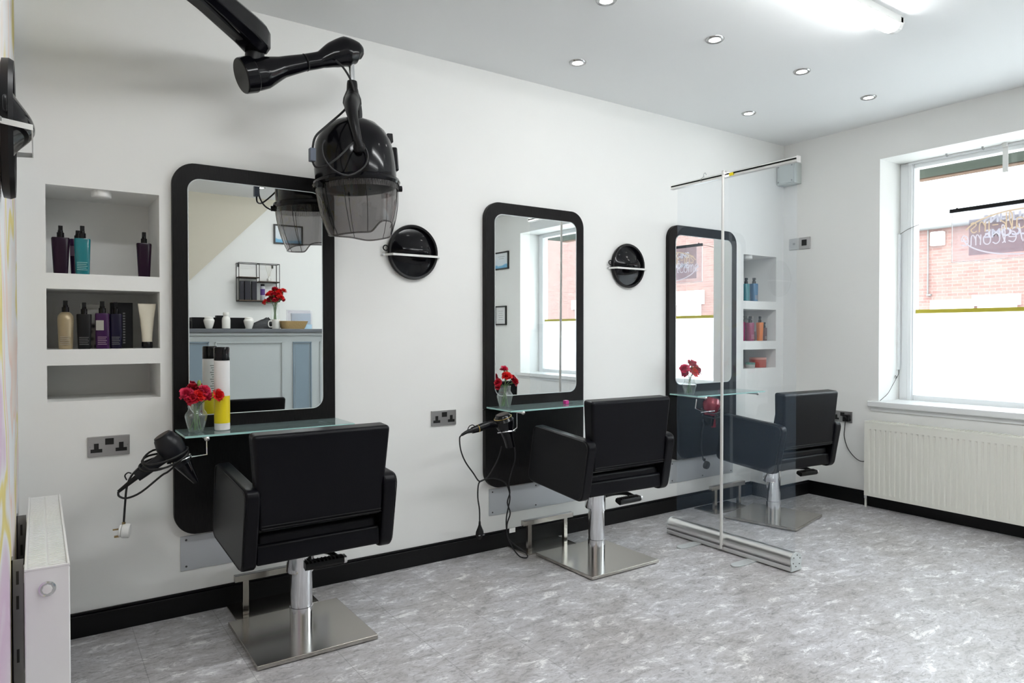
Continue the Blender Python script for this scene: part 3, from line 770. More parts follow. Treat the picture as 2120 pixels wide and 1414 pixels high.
# yoke: curved bracket from pivot down the camera side of the dome
yk = B().sweep([(1.128, -.335, 2.235), (1.112, -.362, 2.180), (1.078, -.435, 2.130), (1.062, -.495, 2.065), (1.068, -.520, 1.990), (1.080, -.518, 1.945)], [.026, .040, .036, .026, .022, .021], 14, 6, sc=(1, .8))
yk.sweep([(1.135, -.335, 2.20), (1.150, -.335, 2.150), (1.152, -.335, 2.105)], [.022, .016, .014], 12, 3)
link('yoke', yk, blackp_m, hd)
link('yoke_joint', B().ball((1.082, -.510, 1.945), .025), blackp_m, hd)
link('neck_sleeve', B().lathe([(.0205, 0), (.0225, -.012), (.024, -.04), (.038, -.075), (.040, -.095), (.028, -.125)], (1.122, -.335, 2.272), (0, 0, 1), 24), blackp_m, hd)
link('chrome_stem', B().cyl((1.121, -.335, 2.265), (1.118, -.335, 2.385), .0125), chrome_m, hd)
# jointed arms
sa = B().sweep([(.700, -.335, 2.212), (.752, -.335, 2.232), (.825, -.335, 2.268), (.915, -.335, 2.306), (.985, -.335, 2.334), (1.040, -.335, 2.366), (1.095, -.335, 2.392), (1.145, -.335, 2.398), (1.168, -.335, 2.390)],
               [.068, .064, .042, .034, .034, .052, .062, .046, .016], 20, 5, sc=(1, .85))
so = link('swing_arm', sa, gloss_m, hd)
link('arm_joint_ring', B().lathe([(.0335, -.003), (.0352, 0), (.0335, .003)], (.920, -.335, 2.308), (.93, 0, .37), 24, cap=False), blackp_m, so)
link('elbow_cap', B().cyl((.712, -.335, 2.217), (.664, -.338, 2.198), .071, .068, 32), gloss_m, hd, bevel=.006)
link('cap_recess', B().cyl((.668, -.352, 2.252), (.660, -.352, 2.249), .016, seg=20), mat('dark_rubber_groove', (.002, .002, .002), .6, spec=.1), hd)
link('elbow_neck', B().cyl((.712, -.338, 2.25), (.720, -.340, 2.325), .036), blackp_m, hd)
wa = B()
d0 = Vector((.725, -.338, 0)); d1_ = Vector((XL+.01, -1.128, 0)); dr = (d1_-d0).normalized(); nr = Vector((dr.y, -dr.x, 0))
def ap(s_, lat, z): v = d0+dr*s_+nr*lat; return (v.x, v.y, z)
L = (d1_-d0).length
secs = [(-.048, .020, 2.330, 2.385), (-.03, .044, 2.305, 2.408), (.02, .056, 2.292, 2.418), (.10, .056, 2.306, 2.420), (.35, .052, 2.328, 2.420), (L-.08, .050, 2.335, 2.420), (L, .055, 2.325, 2.425)]
for s_, wd, za, zb in secs:
    c_ = .35
    for lat, z in ((-wd, za+(zb-za)*c_*.6), (-wd*.6, za), (wd*.6, za), (wd, za+(zb-za)*c_*.6), (wd, zb-(zb-za)*c_*.6), (wd*.6, zb), (-wd*.6, zb), (-wd, zb-(zb-za)*c_*.6)):
        wa.v.append(ap(s_, lat, z))
for j in range(len(secs)-1):
    for i in range(8): wa.f.append((j*8+i, j*8+(i+1) % 8, (j+1)*8+(i+1) % 8, (j+1)*8+i))
wa.f.append(tuple(range(8))); wa.f.append(tuple(range((len(secs)-1)*8, len(secs)*8)))
wo = link('wall_arm', wa, gloss_m, hd, bevel=.005, seg=3)
link('recessed_insert', B().hexa([ap(.12, -.014, 2.303), ap(.55, -.034, 2.324), ap(.55, .020, 2.324), ap(.12, .008, 2.303), ap(.12, -.014, 2.315), ap(.55, -.034, 2.338), ap(.55, .020, 2.338), ap(.12, .008, 2.315)]), blackp_m, wo)
link('wall_mount', B().box((XL+.003, -1.22, 2.27), (XL+.045, -1.04, 2.47)), gloss_m, hd, bevel=.01)
link('power_cable', B().sweep([(1.030, -.385, 2.325), (1.062, -.380, 2.308), (1.095, -.375, 2.270), (1.115, -.372, 2.225), (1.110, -.380, 2.19), (1.05, -.43, 2.11), (.96, -.47, 2.02), (.915, -.47, 1.97), (.905, -.46, 1.915)], .0045, 8, 5)
     .sweep([(.905, -.46, 1.875), (.915, -.48, 1.848), (.95, -.52, 1.855), (1.0, -.525, 1.90), (1.04, -.52, 1.945), (1.07, -.515, 1.965), (1.105, -.515, 1.945), (1.115, -.52, 1.905), (1.09, -.525, 1.858), (1.03, -.525, 1.822), (.97, -.525, 1.835), (.935, -.515, 1.88), (.93, -.505, 1.93), (.945, -.495, 1.955)], .0040, 8, 5), rubber_m, hd)
link('cable_connector', B().box((.893, -.474, 1.872), (.917, -.448, 1.925)), mat('blue_grey_connector', (.10, .12, .16), .4), hd, bevel=.003)
link('label_plate', B().box((1.20, -.160, 1.90), (1.165, -.156, 1.94)), mat('silver_label', (.6, .6, .5), .4), hd)

# ---------------------------------------------------------------- hand hair dryers
def dryer(label, p0, p1, p2, rb_, bodym, h0, hpts, hr, loc, trim=None, flat=(1, .25)):
    t = thing('hair_dryer', label, 'hair dryer', loc)
    p0, p1, p2 = Vector(p0), Vector(p1), Vector(p2)
    ax = (p1-p0); Ln = ax.length
    prof = [(rb_*.62, -.002), (rb_*.80, .006), (rb_*.98, .03), (rb_*1.05, Ln*.33), (rb_*1.0, Ln*.5), (rb_*.82, Ln*.75), (rb_*.62, Ln)]
    bo = link('body', B().lathe(prof, p0, ax, 32), bodym, t)
    link('intake_grille', B().lathe([(rb_*.60, -.004), (rb_*.60, .002)], p0, ax, 24), mat('dusty_intake_mesh', (.09, .075, .07), .8), bo)
    link('intake_ring', B().lathe([(rb_*.62, -.004), (rb_*.68, -.003), (rb_*.70, .001)], p0, ax, 32, cap=False), trim or blackp_m, bo)
    # nozzle: round to flat slot
    q = (p2-p1).to_track_quat('Z', 'Y'); nb_ = B(); K = 24
    for s_, (ra, rb2) in ((0, (rb_*.66, rb_*.66)), (.4, (rb_*.62, rb_*.5)), (1, (rb_*flat[0]*.75, rb_*flat[1]))):
        for i in range(K):
            a = 2*PI*i/K
            nb_.v.append(tuple(p1-(p2-p1)*.08+(p2-p1)*s_*1.08+q @ Vector((ra*math.cos(a), rb2*math.sin(a), 0))))
    for j in range(2):
        for i in range(K): nb_.f.append((j*K+i, j*K+(i+1) % K, (j+1)*K+(i+1) % K, (j+1)*K+i))
    nb_.f.append(tuple(range(K))); nb_.f.append(tuple(range(2*K, 3*K)))
    link('nozzle', nb_, gloss_m, t)
    link('handle', B().sweep(hpts, hr, 16, 5, sc=(1, .8)), bodym if trim is None or True else gloss_m, t)
    return t
worn_m = mat('worn_black_plastic', (.008, .009, .012), .32, spec=.35)
# nearest: black, cord wrapped round it
t = dryer('worn black hair dryer wrapped in its cord, hanging from the nearest shelf', (.388, -.262, .800), (.463, -.262, .680), (.503, -.262, .612), .047, worn_m, None,
          [(.418, -.262, .735), (.375, -.262, .705), (.330, -.262, .673), (.300, -.262, .652)], [.026, .022, .021, .019], (.42, -.262, .70), flat=(1.0, .25))
link('cord_relief', B().cyl((.300, -.262, .652), (.240, -.262, .605), .010, .006, 12), blackp_m, t)
link('hanging_loop', B().sweep([(.283, -.262, .668), (.272, -.262, .672), (.262, -.262, .662), (.268, -.262, .645)], .0025, 8, 4), rubber_m, t)
cd = B().sweep([(.240, -.262, .605), (.243, -.262, .588), (.268, -.268, .579), (.313, -.285, .599), (.379, -.300, .655), (.404, -.310, .672), (.462, -.300, .722), (.475, -.262, .738), (.450, -.218, .735), (.38, -.22, .715), (.325, -.235, .700), (.309, -.262, .688), (.325, -.295, .677),
                (.374, -.312, .681), (.432, -.312, .702), (.470, -.285, .723), (.472, -.240, .735), (.407, -.215, .728), (.345, -.225, .722), (.318, -.262, .708), (.33, -.30, .690), (.345, -.31, .684), (.398, -.316, .688), (.454, -.305, .715), (.478, -.262, .732), (.43, -.22, .742), (.36, -.228, .742), (.322, -.262, .716), (.335, -.30, .700), (.40, -.315, .712), (.462, -.30, .738), (.47, -.262, .75), (.42, -.225, .73), (.33, -.24, .695), (.300, -.262, .678), (.281, -.262, .655), (.268, -.262, .620), (.262, -.262, .56), (.257, -.262, .487)], .0038, 8, 4)
link('cord', cd, rubber_m, t)
pg = link('plug', B().cyl((.252, -.258, .458), (.278, -.266, .455), .027, .026, 24).cyl((.252, -.258, .458), (.243, -.255, .459), .023, seg=20), whitep_m, t, bevel=.004)
link('prongs', B().box((.222, -.256, .462), (.244, -.251, .467)).box((.226, -.262, .436), (.246, -.256, .443)).cyl((.257, -.260, .49), (.257, -.261, .482), .006), mat('brass_pin', (.35, .25, .12), .3, .8), pg)
# middle: glossy with gold rings
gold_m = mat('gold_trim', (.75, .55, .18), .25, 1)
t = dryer('glossy black hair dryer with gold rings, hanging from the middle shelf', (1.944, -.262, .774), (1.974, -.262, .678), (1.994, -.262, .606), .050, gloss_m, None,
          [(1.955, -.262, .712), (1.915, -.262, .725), (1.86, -.262, .728), (1.80, -.262, .715), (1.765, -.262, .708)], [.020, .017, .021, .019, .016], (1.95, -.262, .70), flat=(.8, .45))
link('gold_ring', B().lathe([(.0455, -.0015), (.0472, 0), (.0455, .0015)], Vector((1.944, -.262, .774))+Vector((.030, 0, -.096)).normalized()*.014, (.030, 0, -.096), 32, cap=False), gold_m, t)
link('gold_ring', B().lathe([(.0180, -.002), (.0195, 0), (.0180, .002)], (1.800, -.262, .715), (1, 0, .18), 20, cap=False), gold_m, t)
link('cord_relief', B().sweep([(1.77, -.262, .709), (1.735, -.262, .703), (1.705, -.262, .690)], [.013, .009, .006], 10, 3), blackp_m, t)
link('hanging_loop', B().sweep([(1.785, -.262, .722), (1.770, -.262, .735), (1.75, -.262, .730), (1.738, -.262, .710)], .0025, 8, 4), rubber_m, t)
link('cord', B().sweep([(1.705, -.262, .690), (1.704, -.245, .672), (1.722, -.225, .61), (1.757, -.21, .546), (1.81, -.2, .48), (1.844, -.2, .436), (1.879, -.2, .440), (1.932, -.2, .440), (1.986, -.2, .421), (2.018, -.2, .389), (2.034, -.2, .330), (2.024, -.2, .277), (2.012, -.2, .228), (2.011, -.2, .177), (2.020, -.2, .12), (2.050, -.22, .08), (2.095, -.235, .045), (2.122, -.235, .014), (2.108, -.24, .006), (2.07, -.235, .020), (2.040, -.215, .066), (2.016, -.205, .125), (2.012, -.205, .19), (2.032, -.205, .246), (2.014, -.205, .304), (2.030, -.205, .353), (2.024, -.205, .404), (2.046, -.205, .477), (2.060, -.21, .527), (2.045, -.225, .60), (2.01, -.24, .63)], .0036, 8, 4), rubber_m, t)
link('cord_tag', B().box((2.022, -.212, .144), (2.060, -.211, .168)), whitep_m, t)
# second flex with its own plug hanging beside
t2p = thing('power_cord', 'black flex looped over the dryer cord, its plug hanging in front of the skirting', 'cable', (1.85, -.2, .25))
link('flex', B().sweep([(1.985, -.195, .60), (1.972, -.193, .555), (1.955, -.192, .520), (1.909, -.192, .458), (1.885, -.190, .440), (1.858, -.190, .432), (1.839, -.2, .415), (1.836, -.2, .354), (1.846, -.2, .290), (1.847, -.2, .225)], .0036, 8, 4), rubber_m, t2p)
pg = link('plug', B().lathe([(.006, 0), (.008, -.02), (.013, -.032), (.023, -.052), (.025, -.066), (.018, -.082), (.006, -.094)], (1.847, -.2, .232), (0, 0, 1), 6, sc=(1, .7)), blackp_m, t2p, bevel=.002)
link('prongs', B().box((1.828, -.222, .163), (1.838, -.217, .166)).box((1.854, -.222, .163), (1.864, -.217, .166)), galv_m, pg)
# far: red
red_m = mat('metallic_red_plastic', (.22, .008, .022), .25, .3, coat=.6)
t = dryer('metallic red hair dryer with coiled cord, hanging behind the clear screen', (3.555, -.275, .775), (3.535, -.262, .660), (3.53, -.262, .595), .056, red_m, None,
          [(3.545, -.262, .70), (3.555, -.27, .65), (3.562, -.275, .585)], [.026, .022, .018], (3.54, -.262, .7), flat=(.7, .4))
link('cord', B().sweep([(3.562, -.275, .585), (3.60, -.27, .62), (3.605, -.25, .69), (3.55, -.20, .70), (3.485, -.25, .70), (3.50, -.325, .68), (3.57, -.33, .69), (3.60, -.27, .67), (3.56, -.21, .665), (3.49, -.25, .66), (3.51, -.325, .65), (3.58, -.32, .655), (3.595, -.26, .645), (3.54, -.21, .63), (3.49, -.255, .61), (3.470, -.258, .54), (3.468, -.258, .449), (3.490, -.258, .372)], .0042, 8, 4), rubber_m, t)
link('plug', B().cyl((3.497, -.262, .350), (3.500, -.285, .346), .027, .024, 20).cyl((3.491, -.262, .37), (3.493, -.262, .39), .007), blackp_m, t, bevel=.004)

# ---------------------------------------------------------------- vases with carnations
stem_m = mat('green_flower_stem', (.10, .20, .06), .5)
pet_ms = [mat('carnation_pink_red', (.72, .03, .10), .6), mat('carnation_deep_red', (.50, .008, .03), .6), mat('carnation_scarlet', (.80, .02, .02), .6)]
def vase(x, y, z, label, hgt=.128, r=.044):
    t = thing('glass_vase', label, 'vase', (x, y, z))
    k = hgt/.128; s = r/.044
    pr = [(.0005, .002), (.028*s, .002), (.030*s, .006*k), (.036*s, .030*k), (.043*s, .062*k), (.0445*s, .070*k), (.042*s, .081*k), (.035*s, .091*k), (.0315*s, .097*k), (.0305*s, .104*k), (.0325*s, .110*k), (.0315*s, .115*k), (.033*s, .126*k)]
    link('glass', B().lathe(pr, (x, y, z), seg=36, cap=False), vase_m, t)
    wr = [(.0005, .006*k), (.027*s, .006*k), (.0345*s, .031*k), (.041*s, .062*k), (.0425*s, .074*k), (.0005, .074*k)]
    link('water', B().lathe(wr, (x, y, z), seg=30, cap=False), water_m, t)
    rim = [(x+.033*s*math.cos(a), y+.033*s*math.sin(a), z+.126*k) for a in [2*PI*i/30 for i in range(30)]]
    link('rim', B().sweep(rim, .0013, 6, closed=True), vase_m, t)
def bloom(c, r, d, seed):
    rnd = random.Random(seed); b_ = B(); d = Vector(d).normalized(); q = d.to_track_quat('Z', 'Y'); c = Vector(c)
    for layer, (n_, el, ln) in enumerate(((16, .0, 1.0), (15, .30, 1.0), (13, .62, .95), (11, .95, .85), (8, 1.25, .75))):
        for i in range(n_):
            a = 2*PI*(i+rnd.random()*.6)/n_; e = el+rnd.uniform(-.12, .12); L_ = r*ln*rnd.uniform(.85, 1.12); wd = r*.34
            pts = []
            for u in range(4):
                t_ = u/3; rad_ = L_*t_; up = L_*t_*math.tan(min(e, 1.25))*.55 if e < 1.3 else L_*t_
                rad2 = L_*t_*math.cos(e); up = L_*t_*math.sin(e)
                for v in (-1, 0, 1):
                    ww = wd*(.25+.75*t_)*v; rf_ = rnd.uniform(-.16, .16)*r*t_; rad2 += rnd.uniform(-.10, .10)*r*t_ if u == 3 else 0
                    pts.append(c + q @ Vector((rad2*math.cos(a)-ww*math.sin(a), rad2*math.sin(a)+ww*math.cos(a), up+rf_-r*.15)))
            fs = []
            for u in range(3):
                for v in range(2): fs.append((u*3+v, u*3+v+1, (u+1)*3+v+1, (u+1)*3+v))
            b_.add(pts, fs)
    return b_
def carnation(base, neck, head, r, mi, seed, label, group, bud=False):
    t = thing('carnation', label, 'flower', base, group=group)
    d = Vector(head)-Vector(neck)
    if bud:
        link('bud', B().ball(head, r, (.8, .8, 1.5), 12), mat('green_bud', (.22, .32, .08), .5), t)
        link('stem', B().sweep([base, neck, head], .0018, 6, 5), stem_m, t); return
    link('bloom', bloom(head, r, d+Vector((0, -.02, 0)), seed), pet_ms[mi], t)
    dd = d.normalized()
    hb = Vector(head)-dd*r*.2
    link('calyx', B().cyl(hb-dd*r*.7, hb, .0035, .0065, 10), stem_m, t)
    link('stem', B().sweep([base, neck, hb-dd*r*.5], .0017, 6, 6), stem_m, t)
def bouquet(x, y, z, heads, label, group, nz_=.125):
    for i, (dx, dy, dz, r, mi) in enumerate(heads):
        a = i*2.4
        carnation((x-dx*.25+.008*math.cos(a), y+.008*math.sin(a), z+.010), (x+dx*.22+.006*math.cos(a), y+dy*.2, z+nz_*.9), (x+dx, y+dy, z+dz), r, mi, i*7+int(x*100), label, group, bud=(mi < 0))
# nearest shelf
vx, vy, vz = .524, -.165, .7905
vase(vx, vy, vz, 'clear glass vase of red carnations on the nearest glass shelf', .120, .042)
bouquet(vx, vy, vz, [(-.038, -.02, .160, .026, 0), (.006, -.03, .150, .026, 2), (-.022, -.035, .142, .025, 1), (.028, -.02, .172, .024, 0), (-.010, .01, .180, .024, 1), (.034, -.02, .150, .024, 0), (.078, -.035, .150, .026, 2), (.012, 0, .196, .010, -1)],
        'red or bud carnation in the vase on the nearest shelf', 'carnations in the vase on the nearest shelf')
vx, vy = 2.045, -.135
vase(vx, vy, vz, 'clear glass vase of red carnations on the middle glass shelf', .118, .043)
bouquet(vx, vy, vz, [(-.050, -.01, .138, .022, 1), (.000, -.02, .172, .029, 2), (.050, -.02, .142, .027, 1), (-.003, 0, .208, .022, 0), (.060, .01, .158, .020, 1), (-.045, 0, .115, .016, 1), (.028, .02, .188, .009, -1)],
        'red or bud carnation in the vase on the middle shelf', 'carnations in the vase on the middle shelf')
vx, vy = 3.470, -.155
vase(vx, vy, vz, 'clear glass vase of pink-red carnations on the far glass shelf', .112, .046)
bouquet(vx, vy, vz, [(-.055, -.01, .172, .032, 0), (.005, -.02, .200, .033, 0), (.050, -.02, .160, .033, 1), (.010, -.03, .148, .034, 2), (.078, 0, .150, .026, 0), (-.03, .01, .140, .026, 0)],
        'pink-red carnation in the vase on the far shelf', 'carnations in the vase on the far shelf')
# pink clip on the middle shelf
tag(link('pink_cube', B().box((2.425, -.180, .7905), (2.449, -.155, .812)), mat('magenta_plastic', (.55, .03, .25), .3), bevel=.003), 'small magenta cube lying on the middle glass shelf', 'trinket')

# ---------------------------------------------------------------- spray can with yellow band
yl_m = mat('yellow_band', (.82, .66, .01), .35)
bw_m = mat('white_bottle_plastic', (.80, .79, .78), .3)
t = thing('spray_can', 'tall white spray can with yellow band and black cap on the nearest shelf', 'spray can', (.625, -.155, vz))
cx_, cy_ = .625, -.155
link('body', B().lathe([(.026, .0), (.030, .003), (.0305, .01), (.0305, .283), (.030, .287)], (cx_, cy_, vz), seg=36), bw_m, t)
link('yellow_label', B().lathe([(.0307, .030), (.0307, .142)], (cx_, cy_, vz), seg=36, cap=False), yl_m, t)
link('cap', B().lathe([(.030, .288), (.0305, .290), (.0305, .338), (.028, .343)], (cx_, cy_, vz), seg=36), gloss_m, t)
lb_ = B()
for k in range(13):
    a0 = math.radians(62); a1 = math.radians(62+38-(k % 3)*7)
    for j in range(4):
        a = a0+(a1-a0)*j/4; a2 = a0+(a1-a0)*(j+1)/4; z_ = vz+.26-k*.010
        lb_.add([(cx_+.0309*math.cos(q_), cy_+.0309*math.sin(q_), zz) for q_, zz in ((a, z_), (a2, z_), (a2, z_-.004), (a, z_-.004))], [(0, 1, 2, 3)])
link('small_print', lb_, mat('grey_ink', (.25, .27, .26), .6), t)

# ---------------------------------------------------------------- bottles in the niches
def spray_bottle(x, y, z, w_top, w_bot, hb, ht, m_, label, group=None, rot=0, label_m=None, round_=False, band=None, deep=.62):
    t = thing('spray_bottle', label, 'bottle', (x, y, z), group=group)
    K = 28; b_ = B()
    rows = [(0, w_bot*.96), (.003, w_bot), (hb*.5, (w_bot+w_top)/2), (hb-.004, w_top), (hb, w_top*.94)]
    if round_: rows = [(0, w_bot*.95), (.004, w_bot), (hb*.5, (w_bot+w_top)/2), (hb*.78, w_top), (hb*.90, w_top*.92), (hb*.97, w_top*.65), (hb, w_top*.45)]
    for z_, w_ in rows:
        for i in range(K):
            a = 2*PI*i/K; ca, sa_ = math.cos(a), math.sin(a)
            e = .62 if not round_ else 1
            b_.v.append((x+w_/2*math.copysign(abs(ca)**e, ca), y+w_/2*deep*math.copysign(abs(sa_)**e, sa_) if not round_ else y+w_/2*sa_, z+z_))
    for j in range(len(rows)-1):
        for i in range(K): b_.f.append((j*K+i, j*K+(i+1) % K, (j+1)*K+(i+1) % K, (j+1)*K+i))
    b_.f.append(tuple(range(K))[::-1]); b_.f.append(tuple(range((len(rows)-1)*K, len(rows)*K)))
    bo = link('body', b_, m_, t, angle=50)
    rem = ht-hb; w_ = min(w_top, w_bot)*.52
    nk = link('pump_collar', B().lathe([(w_/2, 0), (w_/2, rem*.42), (w_*.36, rem*.46), (w_*.34, rem*.62)], (x, y, z+hb), seg=20), gloss_m, t)
    link('nozzle', B().box((x-w_*.30, y-w_*.42, z+hb+rem*.60), (x+w_*.30, y+w_*.30, z+ht)).cyl((x, y-w_*.42, z+hb+rem*.84), (x, y-w_*.50, z+hb+rem*.84), .003, seg=8), blackp_m, t, bevel=.003)
    if label_m:
        d_ = w_top/2*deep+.0006 if not round_ else w_top/2+.0006
        link('label', B().box((x-w_top*.46, y-d_-.0006, z+hb*.52), (x+w_top*.08, y-d_, z+hb*.80)), label_m, t)
    if band:
        lm = band; d_ = w_top/2*deep+.0008 if not round_ else w_top/2+.0008
        s_ = B()
        for k in range(5): s_.box((x-w_top*.34, y-d_-.0004, z+hb*(.12+.05*k)), (x+w_top*(.28-.06*(k % 2)), y-d_+.001, z+hb*(.12+.05*k)+.0022))
        link('small_print', s_, lm, t)
    return t
purple_m = mat('dark_purple_bottle', (.014, .002, .014), .25, spec=.3)
violet_m = mat('violet_bottle', (.040, .008, .058), .22, spec=.4)
navy_m = mat('midnight_bottle', (.006, .004, .022), .2, spec=.35)
teal_m = mat('teal_bottle', (.0, .17, .20), .22, coat=.4)
goldb_m = mat('champagne_bottle', (.40, .32, .20), .32, .35)
cream_b = mat('cream_tube', (.70, .65, .53), .4)
pale_ink = mat('pale_print', (.34, .31, .26), .6)
z1n = 1.4225
spray_bottle(.076, .050, z1n, .062, .048, .142, .188, purple_m, 'dark purple spray bottle at the left end of the top left niche')
spray_bottle(.148, .040, z1n, .057, .048, .142, .192, teal_m, 'teal spray bottle in the top left niche', band=mat('teal_print', (.25, .55, .55), .5))
spray_bottle(.136, .100, z1n, .060, .050, .145, .180, violet_m, 'violet bottle with lilac label mostly hidden behind the teal one', label_m=mat('lilac_label', (.33, .22, .33), .6))
spray_bottle(.366, .050, z1n, .057, .044, .140, .186, purple_m, 'dark purple spray bottle alone at the right of the top left niche')
z2n = 1.1285
spray_bottle(.090, .045, z2n, .056, .048, .145, .190, goldb_m, 'champagne gold spray bottle in the middle left niche', round_=True, band=pale_ink)
spray_bottle(.152, .042, z2n, .052, .044, .138, .184, blackp_m, 'black spray bottle with grey print in the middle left niche', band=mat('grey_print', (.13, .13, .13), .6))
spray_bottle(.214, .040, z2n, .050, .048, .142, .190, violet_m, 'purple spray bottle with beige label in the middle left niche', label_m=mat('beige_label', (.36, .34, .30), .6), band=mat('mauve_print', (.35, .22, .30), .6))
spray_bottle(.262, .052, z2n, .046, .042, .140, .188, navy_m, 'midnight blue spray bottle before the black carton in the middle left niche', band=mat('grey_print'))
t = thing('carton', 'tall black carton standing behind the midnight blue bottle', 'box', (.285, .09, z2n))
link('box', B().box((.246, .078, z2n), (.326, .112, z2n+.188)), mat('black_card', (.004, .004, .005), .5, spec=.25), t, bevel=.001)
s_ = B()
for k in range(12): s_.box((.290, .0772, z2n+.02+k*.011), (.298, .0778, z2n+.026+k*.011))
link('small_print', s_, mat('grey_print'), t)
pt_m = mat('botanical_carton', (.3, .3, .28), .6)
n, l, b = nodes(pt_m); vz_ = n.new('ShaderNodeTexVoronoi'); vz_.inputs['Scale'].default_value = 40; tcc = n.new('ShaderNodeTexCoord'); l.new(tcc.outputs['Object'], vz_.inputs['Vector'])
ramp_col(pt_m, vz_.outputs['Distance'], [(.2, (.03, .03, .03)), (.5, (.42, .41, .38))])
t = thing('carton', 'grey patterned carton standing behind the black and purple bottles', 'box', (.19, .12, z2n))
link('box', B().box((.143, .100, z2n), (.222, .135, z2n+.178)), [pt_m], t, bevel=.001)
link('upper_panel', B().box((.1425, .0992, z2n+.100), (.2225, .1357, z2n+.1785)), mat('grey_card', (.33, .33, .31), .6), t)
# cream squeeze tube standing on its cap
t = thing('squeeze_tube', 'cream squeeze tube standing on its black cap in the middle left niche', 'tube', (.372, .045, z2n))
b_ = B(); K = 28
for z_, wx, wy in ((.026, .019, .019), (.06, .0205, .018), (.12, .026, .012), (.165, .0315, .005), (.184, .0335, .0012)):
    for i in range(K):
        a = 2*PI*i/K; b_.v.append((.3745+wx*math.cos(a), .045+wy*math.sin(a), z2n+z_))
for j in range(4):
    for i in range(K): b_.f.append((j*K+i, j*K+(i+1) % K, (j+1)*K+(i+1) % K, (j+1)*K+i))
b_.f.append(tuple(range(K))[::-1]); b_.f.append(tuple(range(4*K, 5*K)))
link('tube_body', b_, cream_b, t)
link('cap', B().lathe([(.0200, 0), (.0205, .002), (.0205, .024), (.019, .0265)], (.3745, .045, z2n), seg=28), gloss_m, t)
# right niches
aqua_m = mat('aqua_bottle', (.02, .20, .24), .25, coat=.4); blue_m = mat('bright_blue_bottle', (.03, .16, .32), .25, coat=.4)
spray_bottle(4.322, .050, z1n, .050, .050, .128, .172, aqua_m, 'aqua spray bottle at the left of the top right niche', deep=.9)
spray_bottle(4.364, .090, z1n, .045, .045, .120, .132, teal_m, 'teal bottle wedged between the aqua and blue ones, top right niche', deep=.9)
spray_bottle(4.408, .045, z1n, .055, .052, .132, .176, blue_m, 'bright blue spray bottle in the top right niche', deep=.9, band=pale_ink)
tag(link('lidded_pot', B().lathe([(.020, 0), (.022, .004), (.022, .030), (.018, .042), (.008, .048)], (4.462, .09, z1n), seg=24), mat('dark_blue_pot', (.02, .05, .09), .3)), 'small dark blue pot right of the blue bottle, top right niche', 'pot')
magenta_m = mat('raspberry_bottle', (.28, .012, .09), .25, coat=.4); orange_m = mat('orange_bottle', (.75, .19, .01), .3, coat=.3); brown_m = mat('dark_brown_bottle', (.10, .035, .03), .25, coat=.4)
spray_bottle(4.312, .075, z2n, .042, .042, .140, .188, magenta_m, 'raspberry spray bottle at the far left of the middle right niche', deep=.9)
spray_bottle(4.362, .045, z2n, .058, .054, .135, .183, magenta_m, 'raspberry spray bottle with pale print in front, middle right niche', deep=.9, band=mat('pink_print', (.6, .3, .38), .5))
t = thing('carton', 'dark patterned carton behind the bottles in the middle right niche', 'box', (4.45, .12, z2n))
link('box', B().box((4.415, .105, z2n), (4.485, .140, z2n+.186)), pt_m, t)
spray_bottle(4.428, .070, z2n, .040, .040, .070, .115, brown_m, 'short dark brown bottle between raspberry and orange bottles', deep=.9)
spray_bottle(4.480, .045, z2n, .050, .042, .138, .184, orange_m, 'orange spray bottle in the middle right niche', deep=.9)
spray_bottle(4.540, .050, z2n, .040, .040, .098, .140, brown_m, 'slim brown spray bottle at the right of the middle right niche', deep=.9, band=pale_ink)
z3n = .9265
t = thing('jar', 'small pale jar with a green lid in the bottom right niche', 'jar', (4.375, .06, z3n))
link('jar_body', B().lathe([(.034, 0), (.036, .003), (.036, .026)], (4.385, .06, z3n), seg=28), mat('pale_jar', (.45, .47, .44), .4), t)
link('lid', B().lathe([(.037, .026), (.037, .038), (.035, .040)], (4.385, .06, z3n), seg=28), mat('green_lid', (.10, .28, .22), .4), t)
t = thing('round_tin', 'wide red tub with pale lid in the bottom right niche', 'tub', (4.49, .08, z3n))
link('tub_body', B().lathe([(.060, 0), (.062, .003), (.062, .062)], (4.512, .085, z3n), seg=32), mat('brick_red_tub', (.42, .06, .03), .4), t)
link('lid', B().lathe([(.063, .060), (.063, .072), (.060, .075)], (4.512, .085, z3n), seg=32), mat('pale_red_lid', (.60, .28, .22), .4), t)
# puck lights on the ceilings of the top niches
for x, lb in ((.215, 'round white puck light under the top of the left niche'), (4.335, 'round white puck light under the top of the right niche')):
    t = thing('puck_light', lb, 'light', (x, .06, 1.76))
    link('housing', B().lathe([(.033, -.026), (.036, -.022), (.036, 0)], (x, .05, 1.76), seg=32), whitep_m, t)
    link('lens', B().lathe([(.022, -.030), (.028, -.026)], (x, .05, 1.76), seg=28), mat('milky_lens', (.7, .7, .68), .3), t)

